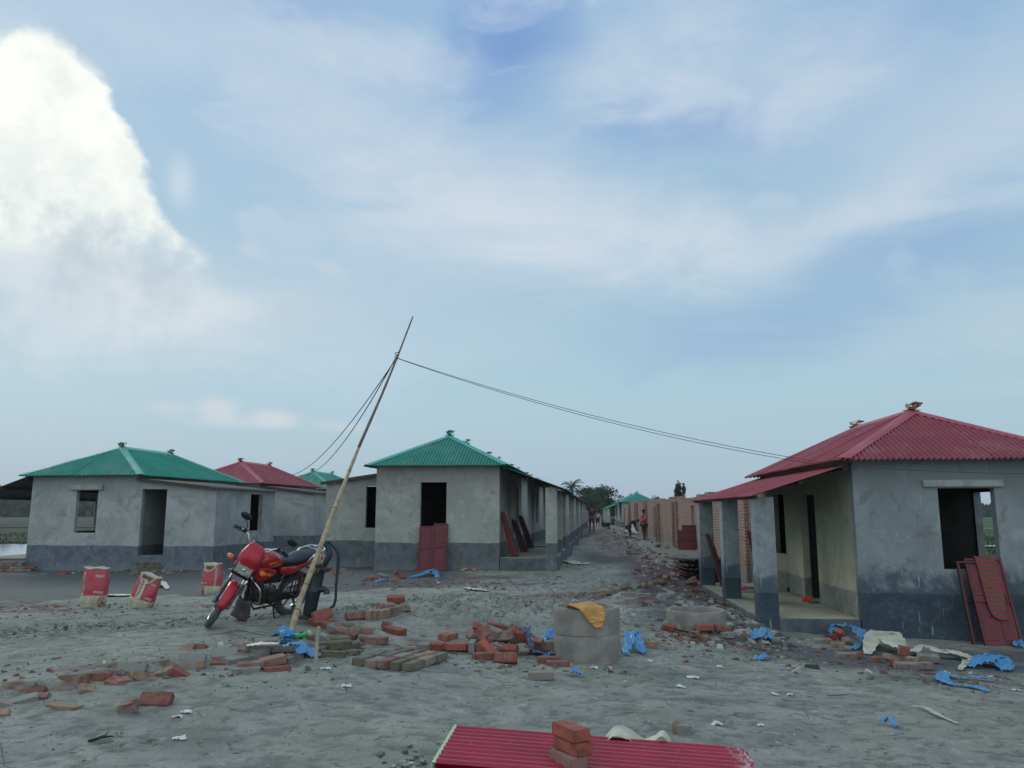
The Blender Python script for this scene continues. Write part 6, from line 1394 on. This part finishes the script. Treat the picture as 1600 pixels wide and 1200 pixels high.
litter('rubble', [(2000, street, .010, .07), (380, lowring, .008, .05), (160, blobz(-1.9, 8.2, .5, .25), .008, .04), (220, blobz(-.1, 8.4, .7, .3), .006, .03), (260, blobz(-7.6, 12.2, 1.3, .6), .01, .03), (140, blobz(4.6, 8.6, .6, .3), .008, .04),
   (160, blobz(-1.5, 16.3, 1.2, .7), .010, .05), (260, blobz(-.5, 17.5, 2.2, 1.0), .008, .03), (160, blobz(-9.9, 22.4, 1.4, .5), .02, .07), (160, blobz(-3.5, 7.4, 1.2, .3), .006, .03), (110, rect(.6, 1.9, 18, 40), .012, .05), (120, blobz(3.2, 9.6, .9, .3), .006, .03), (90, blobz(-5, 19, 1, 1), .01, .06)], rub, 2)
litter('clods', [(4200, fan, .002, .010), (300, blobz(-.62, 4.95, .16, .28), .006, .03), (500, blobz(3.1, 11.6, .5, .9), .01, .07), (200, blobz(2.9, 14.5, .5, 1.0), .02, .09)], clo, 3)
def chz(rs, n):
    x = rs.uniform(-9, 2.2, n); return np.stack([x, crest(x, 0)+rs.randn(n)*(.20+.02*np.abs(x+2))], 1)
def heapz(rs, n): return np.stack([-.1+1.0*rs.randn(n), 11.6+.8*rs.randn(n)], 1)
litter('mud_clods', [(3200, chz, .004, .022), (2400, heapz, .004, .022), (200, lambda rs, n: np.stack([rs.uniform(-8,-1,n), crest(rs.uniform(-8,-1,n), 0)+1.5+.2*rs.randn(n)], 1), .006, .03)], mud, 5)
# name every brick of a cluster by its look and its rank from the left
WORDS = ['first', 'second', 'third', 'fourth', 'fifth', 'sixth', 'seventh', 'eighth', 'ninth', 'tenth', 'eleventh', 'twelfth', 'thirteenth', 'fourteenth', 'fifteenth', 'sixteenth', 'seventeenth', 'eighteenth', 'nineteenth', 'twentieth']
LOOK = {'brick_red': 'red', 'brick_dusty': 'dusty', 'brick_mossy': 'moss tinged', 'brick_tan': 'tan', 'brick_orange': 'orange red'}
PLACE = {GE: 'of the half sunk track edge line', GC: 'of the heap at the bamboo pole foot', GP: 'of the heap right of the hand pump', GA: 'of the curved row set on edge', GS: 'of the flat laid block', GR: 'of the row left of the central pile',
         GQ: 'of the tumbled central pile', GH: 'beside the crumpled white sacking', GV: 'tangled in blue polythene by the right house', GL: 'before the low concrete ring', GT: 'of the rubble edge right of the street', GW: 'on the soil before the central house', GD: 'below the doorway of the far left house', GX_: 'of the low stack at the left picture edge'}
TENS = ['twenty', 'thirty', 'forty']
WORDS += [TENS[k]+'-'+w for k in range(3) for w in WORDS[:9]]
GSR = 'bricks scattered in the street rubble'; by = {}
for o in bpy.data.objects:
    if o.get('group') == GSR: by.setdefault(LOOK[o.data.materials[0].name], []).append(o)
for look, lst in by.items():
    for i, o in enumerate(sorted(lst, key=lambda o: o.location.y)): o['label'] = '%s nearest %s brick scattered in the street rubble below the brick shells' % (WORDS[i], look)
for gname, place in PLACE.items():
    by = {}
    for o in bpy.data.objects:
        if o.get('category') == 'brick' and o.get('group') == gname: by.setdefault(LOOK[o.data.materials[0].name], []).append(o)
    for look, lst in by.items():
        lst.sort(key=lambda o: o.location.x/o.location.y)
        for i, o in enumerate(lst): o['label'] = ('%s %s brick from the left %s' % (WORDS[i], look, place)) if len(lst) > 1 else 'only %s brick %s' % (look, place)


# ================================================================ HAZE
hm = bpy.data.materials.new('haze_air'); hm.use_nodes = True; hn = hm.node_tree; hn.nodes.clear()
ho = hn.nodes.new('ShaderNodeOutputMaterial'); hv = hn.nodes.new('ShaderNodeVolumePrincipled'); hn.links.new(hv.outputs[0], ho.inputs['Volume'])
hv.inputs['Color'].default_value = (.86, .93, 1, 1); hv.inputs['Density'].default_value = .00028; hv.inputs['Anisotropy'].default_value = .2
m = MB(); m.box((0, 2000, 7.0), (5200, 4300, 18.5)); o = m.build('haze', hm); tag(o, kind='stuff')
